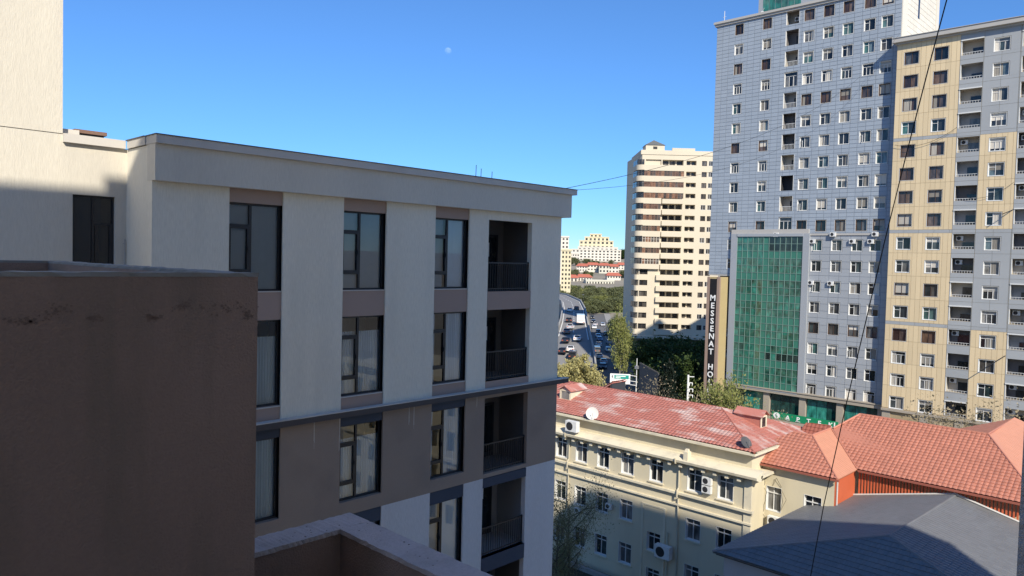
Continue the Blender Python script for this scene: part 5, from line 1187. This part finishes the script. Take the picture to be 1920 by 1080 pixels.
# ------------------------------------------------------------------ cars
def car_proto(kind):
    o = thing('car', 'car', 'car'); L = {'car': 4.5, 'van': 5.2, 'truck': 7.0}[kind]; Wd = 1.85 if kind != 'truck' else 2.3; w_ = Wd / 2
    prof = {'car': [(-2.25, .35), (2.25, .35), (2.25, .75), (2.1, .9), (1.1, .98), (.3, 1.42), (-1.1, 1.46), (-1.85, 1.05), (-2.2, 1.0), (-2.25, .6)],
            'van': [(-2.6, .4), (2.6, .4), (2.6, .95), (1.9, 1.15), (1.3, 1.95), (-2.5, 2.0), (-2.6, 1.2)],
            'truck': [(-3.5, .6), (3.5, .6), (3.5, 1.5), (3.1, 2.3), (2.0, 2.4), (1.95, 2.9), (-3.5, 2.9)]}[kind]
    b = MB(); n = len(prof)
    def ins(z): return 0 if z < 1.0 else min(.22, (z - 1.0) * .42) if kind == 'car' else .04
    for s in (-1, 1): b.quad(*[(x, s * (w_ - ins(z)), z) for x, z in (prof if s < 0 else prof[::-1])])
    for i in range(n):
        (x0, z0), (x1, z1) = prof[i], prof[(i + 1) % n]; b.quad((x0, -w_ + ins(z0), z0), (x0, w_ - ins(z0), z0), (x1, w_ - ins(z1), z1), (x1, -w_ + ins(z1), z1))
    link('body', b.mesh('body', 'car_paint'), o)
    gl = MB()
    if kind == 'car':
        gl.quad((1.06, -.72, 1.015), (1.06, .72, 1.015), (.36, .62, 1.40), (.36, -.62, 1.40)); gl.quad((-1.18, -.62, 1.435), (-1.18, .62, 1.435), (-1.8, .72, 1.09), (-1.8, -.72, 1.09))
        for s in (-1, 1): gl.quad((.85, s * .935, 1.03), (.25, s * .80, 1.36), (-1.05, s * .79, 1.38), (-1.6, s * .92, 1.06))
    else:
        x0, x1 = (1.32, 1.88) if kind == 'van' else (3.12, 3.48); gl.quad((x1 + .02, -w_ + .15, 1.2 if kind == 'van' else 1.55), (x1 + .02, w_ - .15, 1.2 if kind == 'van' else 1.55), (x0 + .03, w_ - .2, 1.85 if kind == 'van' else 2.25), (x0 + .03, -w_ + .2, 1.85 if kind == 'van' else 2.25))
        for s in (-1, 1): gl.quad((x1 - .1, s * (w_ + .004), 1.2 if kind == 'van' else 1.6), (x0 - .1, s * (w_ - .02), 1.8 if kind == 'van' else 2.2), (x0 - 1.3, s * (w_ - .02), 1.8 if kind == 'van' else 2.2), (x0 - 1.3, s * (w_ + .004), 1.2 if kind == 'van' else 1.6))
        gl.quad((-L / 2 - .01, -w_ + .2, 1.25), (-L / 2 - .01, w_ - .2, 1.25), (-L / 2 + .08, w_ - .2, 1.8), (-L / 2 + .08, -w_ + .2, 1.8))
    link('windows', gl.mesh('windows', 'car_glass'), o)
    wh = MB(); nn = 12
    for s in (-1, 1): wh.quad(*[(.32 * cos(2 * pi * k / nn), s * .1, .32 * sin(2 * pi * k / nn)) for k in range(nn)])
    for k in range(nn): a, c = 2 * pi * k / nn, 2 * pi * (k + 1) / nn; wh.quad((.32 * cos(a), -.1, .32 * sin(a)), (.32 * cos(c), -.1, .32 * sin(c)), (.32 * cos(c), .1, .32 * sin(c)), (.32 * cos(a), .1, .32 * sin(a)))
    wm = wh.mesh('wheel', 'rubber')
    for x in (L * .3, -L * .3):
        for s in (-1, 1): q = link('wheel', wm, o, (x, s * (w_ - .1), .32))
    hm_ = MB(); hm_.box(-.03, .03, -.2, .2, -.08, .08); hm_ = hm_.mesh('headlight', 'sign_white')
    tm_ = MB(); tm_.box(-.03, .03, -.2, .2, -.08, .08); tm_ = tm_.mesh('tail_light', 'orange_wall')
    for s in (-1, 1): link('headlight', hm_, o, (L / 2 - .01, s * (w_ - .3), .72)); link('tail_light', tm_, o, (-L / 2 + .01, s * (w_ - .3), .8))
    return o
PROTO = {k: car_proto(k) for k in ('car', 'van', 'truck')}; FIRST = {k: True for k in PROTO}
from mathutils.geometry import intersect_ray_tri
def deck_hit(px, py):
    o, d = Vector((0, 0, H)), ray(px, py); best = None
    for k in range(len(DL) - 1):
        for t in ((DL[k], DR[k], DR[k + 1]), (DL[k], DR[k + 1], DL[k + 1])):
            h = intersect_ray_tri(*t, d, o)
            if h and (best is None or (h - o).length < (best[0] - o).length): best = (h, DL[k + 1] + DR[k + 1] - DL[k] - DR[k])
    return best
def put_car(px, py, kind, col, label, road, away=True):
    z = .06; dirv = (SL[3] + SR[3]) - (SL[0] + SR[0]); dirv = SR[2] - SR[1] if road == 's' else dirv
    b = deck_hit(px, py) if road == 'f' else None
    p, dirv = b if b else (on_z(px, py, z), dirv)
    if FIRST[kind]: o = PROTO[kind]; FIRST[kind] = False
    else: o = copy_tree(PROTO[kind])
    o.location = p + Vector((0, 0, .004)); o.rotation_euler = (0, 0, math.atan2(dirv.y, dirv.x) + (0 if away else pi) + random.uniform(-.03, .03)); o['label'] = label; o['group'] = 'cars on the two roads'
    for c in o.children: c.color = (*col, 1)
    return o
WHT, BLK, SIL, GRY, BLU = (.72, .72, .70), (.015, .015, .018), (.42, .43, .45), (.12, .125, .135), (.10, .15, .25)
Zc = lambda x, y: (1040 + x / 6.75, 540 + y / 6.75)
CARS = [(190, 300, 'car', WHT, 'f', 'farthest white car on the flyover bend'), (275, 275, 'car', BLK, 'f', 'dark car beside the farthest white car on the flyover bend'), (178, 432, 'car', BLK, 'f', 'black car behind the white truck on the flyover'), (325, 455, 'truck', WHT, 'f', 'white box truck on the flyover'),
        (195, 515, 'car', SIL, 'f', 'silver car just inside the tower shadow on the flyover'), (150, 575, 'car', GRY, 'f', 'grey car in the tower shadow, close to the flyover parapet'), (290, 665, 'car', WHT, 'f', 'white car at the lower edge of the tower shadow on the flyover'), (140, 690, 'car', BLK, 'f', 'black car on the sunlit foot of the flyover beside the parapet'),
        (205, 800, 'car', WHT, 'f', 'white car on the sunlit foot of the flyover'), (100, 825, 'car', BLK, 'f', 'black car half behind the grey apartment corner'), (230, 890, 'van', BLK, 'f', 'black van at the foot of the flyover above the pale trees'),
        (475, 385, 'car', BLK, 's', 'farthest dark car in the row beside the flyover'), (490, 440, 'car', BLK, 's', 'second dark car in the row beside the flyover'), (515, 475, 'car', SIL, 's', 'silver car in the row beside the flyover'), (500, 512, 'car', WHT, 's', 'white car in the row beside the flyover'),
        (550, 570, 'car', BLK, 's', 'black car entering the tower shadow on the side street'), (550, 625, 'car', SIL, 's', 'silver car in the tower shadow on the side street'), (570, 668, 'car', BLU, 's', 'dark blue car in the tower shadow on the side street'), (555, 735, 'car', WHT, 's', 'white car behind the dark van on the side street'),
        (535, 815, 'van', GRY, 's', 'dark grey van on the side street'), (560, 885, 'car', WHT, 's', 'white car on the side street in front of the dark van'), (617, 955, 'car', SIL, 's', 'silver car on the side street next to the pale trees'), (610, 1020, 'car', BLK, 's', 'black car close behind the pale trees on the side street'),
        (690, 705, 'car', SIL, 's', 'silver car next to the kerb in the tower shadow'), (680, 805, 'car', WHT, 's', 'white car next to the kerb on the side street'), (800, 1020, 'car', SIL, 's', 'silver car next to the road sign'), (650, 600, 'car', BLK, 's', 'dark car next to the kerb at the top of the side street'), (608, 480, 'car', SIL, 's', 'pale car parked at the kerb beyond the tower shadow')]

for x, y, k, c, rd, lb in CARS: put_car(*Zc(x, y), k, c, lb, rd, away=random.random() < .6 if rd == 's' else True)

# ------------------------------------------------------------------ street furniture, signs, wires
def lamp(px, py, top, z0, label):
    p = on_z(px, py, z0); t = at_d(px, top, math.hypot(p.x, p.y)); o = thing('street_lamp', label, 'lamp', p)
    m = MB(); m.tube([p, (p.x, p.y, t.z)], [.12, .07], 6); part('post', m, 'dark_metal', o); m = MB(); m.box(p.x - .9, p.x + .2, p.y - .12, p.y + .12, t.z - .1, t.z + .05); part('lamp_head', m, 'steel', o)
lamp(1109, 641, 611, .1, 'dark street lamp between flyover and side street'); lamp(1094, 573, 552, 9.6, 'street lamp on the flyover bend')
rs_ = thing('road_sign', 'white framed road sign with a green banner on a steel gantry arm', 'sign', at_d(1192, 720, 122) * Vector((1, 1, 0)) if False else (at_d(1192, 720, 122).x, at_d(1192, 720, 122).y, 0))
a, b = at_d(1144, 707, 122), at_d(1181.5, 713, 122); RSF = Fac(((a.x + b.x) / 2, (a.y + b.y) / 2), math.atan2(b.y - a.y, b.x - a.x)); hw = (b - a).xy.length / 2; zm = (a.z + b.z) / 2
m = MB(); RSF.box(m, -hw, hw, zm - .85, zm + .78, -.12, 0); part('panel', m, 'sign_white', rs_)
m = MB(); RSF.box(m, -hw * .58, hw * .86, zm - .04, zm + .6, .002, .02); gb = part('green_banner', m, 'sign_teal', rs_)
for q, (x0, x1, zz) in enumerate(((-.45, .55, .4), (-.45, .05, .13))): m = MB(); RSF.box(m, hw * x0, hw * x1, zm + zz - .07, zm + zz + .07, .021, .03); part('white_line', m, 'sign_white', gb, rs_)
m = MB(); RSF.box(m, -hw * .84, -hw * .74, zm + .1, zm + .5, .002, .02); part('dark_mark', m, 'sign_black', rs_)
m = MB(); RSF.box(m, -hw * .84, hw * .5, zm - .5, zm - .42, .002, .02); part('thin_line', m, 'sign_pink', rs_)
pp = at_d(1193, 720, 122); tp = at_d(1194.5, 672, 122); m = MB(); m.tube([(pp.x, pp.y, 0), (tp.x, tp.y, tp.z)], [.14, .06], 6)
for dz_ in (.6, -.3, -.9): m.tube([RSF.P(hw, zm + dz_, -.06), (pp.x, pp.y, zm + dz_ - .1)], .06, 5)
part('gantry', m, 'rail_white', rs_); m = MB(); m.box(tp.x - .25, tp.x + .25, tp.y - .25, tp.y + .25, tp.z - 1.7, tp.z - 1.2); part('camera_box', m, 'steel', rs_)
bb = thing('billboard', 'large dark billboard seen from behind the red roof', 'billboard', (at_d(1215, 720, 135).x, at_d(1215, 720, 135).y, 0)); a, b = at_d(1198, 715, 140), at_d(1233, 722, 128)
BF = Fac(((a.x + b.x) / 2, (a.y + b.y) / 2), math.atan2(b.y - a.y, b.x - a.x)); hw = (b - a).xy.length / 2
m = MB(); BF.box(m, -hw, hw, 4.0, 9.4, -.25, 0); part('panel', m, 'board_back', bb); m = MB(); BF.box(m, -hw, hw, 9.4, 9.55, -.3, .05); BF.box(m, -hw, -hw + .15, 4, 9.4, .001, .05); part('frame', m, 'dark_metal', bb)
m = MB(); BF.box(m, -.5, .5, 0, 4, -.4, -.1); part('post', m, 'dark_metal', bb)
for q in range(3): m = MB(); BF.box(m, -hw * .4 + q * .3, hw * .1 + q * .2, 7.4 - q * .9, 7.5 - q * .9, .002, .02); part('faint_line', m, 'sign_pink', bb)
ss = thing('shop_lettering', 'small vertical white lettering on a dark post behind the red roof ridge', 'sign', (at_d(1290, 720, 112).x, at_d(1290, 720, 112).y, 0)); p = at_d(1291, 703, 112); LF = Fac((p.x, p.y), ang)
m = MB(); LF.box(m, -.12, .12, 0, p.z, -.2, 0); part('post', m, 'rail_white', ss)
for q, (w_, hgt) in enumerate(((.7, .1), (.5, .5), (.6, .5), (.6, .5))): m = MB(); LF.box(m, .15, .15 + w_, p.z - .3 - q * .9, p.z - .3 - q * .9 + .09, -.06, 0); LF.box(m, .15, .24, p.z - .3 - q * .9 - hgt + .09, p.z - .3 - q * .9, -.06, 0); LF.box(m, .06 + w_, .15 + w_, p.z - .3 - q * .9 - hgt + .09, p.z - .3 - q * .9, -.06, 0); part('letter', m, 'sign_white', ss)

def wire(name, pts, r, label, sag=0, n=24):
    P = [Vector(p) for p in pts]; m = MB(); out = []
    if len(P) == 2: out = [P[0].lerp(P[1], k / n) - Vector((0, 0, sag * 4 * (k / n) * (1 - k / n))) for k in range(n + 1)]
    else: out = P
    m.tube(out, r, 5); return solo(name, m, 'cable', label, 'cable')
wire('cable', [at_d(px, py, d) for px, py, d in ((1815, -180, 10.2), (1775, 0, 11), (1745, 112, 11.5), (1700, 287, 12.2), (1660, 447, 12.8), (1624, 600, 13.3), (1588, 752, 13.8), (1545, 945, 14.3), (1519, 1085, 14.6), (1490, 1260, 15))], .0085, 'black cable hanging down in front of the two tall towers')
wire('cable', [(22.7, 19.2, 30.85), (115.2, 35.5, 61.6)], .011, 'upper of two thin wires from the apartment roof to the blue tower', 3.2, 40)
wire('cable', [(22.9, 19.3, 30.8), (115.2, 36.5, 60.2)], .008, 'lower of two thin wires from the apartment roof to the blue tower', 4.6, 40)
wire('cable', [B.P(-35.0, 45.5, .3), B.P(-27.3, 47.2, .3)], .025, 'dark wire sagging across the yellow panels under the pale band', 1.0, 12)
wire('cable', [B.P(-26.0, 37.8, .3), B.P(-20.6, 39.5, .3)], .02, 'dark wire sagging below the loggias of the yellow tower', .8, 12)
m = MB(); m.tube([B.P(-20.6, 36.0, .0), B.P(-21.5, 35.4, 1.2)], .06, 5); m.tube([B.P(-20.6, 17.2, .0), B.P(-22.4, 15.6, 1.6)], .06, 5)
solo('wall_pole', m, 'dark_metal', 'slanting poles sticking out beside the outer loggias of the yellow tower', 'pole')

# ------------------------------------------------------------------ the moon in the day sky
mm = bpy.data.materials.new('moon'); mm.use_nodes = True; N_ = mm.node_tree.nodes; L_ = mm.node_tree.links; N_.remove(N_['Principled BSDF'])
df = N_.new('ShaderNodeBsdfDiffuse'); df.inputs[0].default_value = (.11, .11, .10, 1); tr_ = N_.new('ShaderNodeBsdfTransparent'); ad = N_.new('ShaderNodeAddShader'); gn = N_.new('ShaderNodeNewGeometry'); mx = N_.new('ShaderNodeMixShader'); tr2 = N_.new('ShaderNodeBsdfTransparent')
L_.new(df.outputs[0], ad.inputs[0]); L_.new(tr_.outputs[0], ad.inputs[1]); L_.new(gn.outputs['Backfacing'], mx.inputs[0]); L_.new(ad.outputs[0], mx.inputs[1]); L_.new(tr2.outputs[0], mx.inputs[2]); L_.new(mx.outputs[0], N_['Material Output'].inputs[0])
nz = N_.new('ShaderNodeTexNoise'); nz.inputs['Scale'].default_value = .03; cr_ = N_.new('ShaderNodeValToRGB'); cr_.color_ramp.elements[0].color = (.02, .02, .02, 1); cr_.color_ramp.elements[1].color = (.13, .13, .12, 1); g_ = N_.new('ShaderNodeNewGeometry'); L_.new(g_.outputs['Position'], nz.inputs['Vector']); L_.new(nz.outputs['Fac'], cr_.inputs[0]); L_.new(cr_.outputs[0], df.inputs[0])
bm = bmesh.new(); mp_ = at_d(840, 96, 9000); bmesh.ops.create_uvsphere(bm, u_segments=24, v_segments=16, radius=mp_.length * 6.2 / 1400)
me = bpy.data.meshes.new('moon'); bm.to_mesh(me); bm.free(); me.materials.append(mm)
for p in me.polygons: p.use_smooth = True
o = link('moon', me); o.location = mp_; tag(o, 'faint pale daytime moon in the clear blue sky', 'moon')
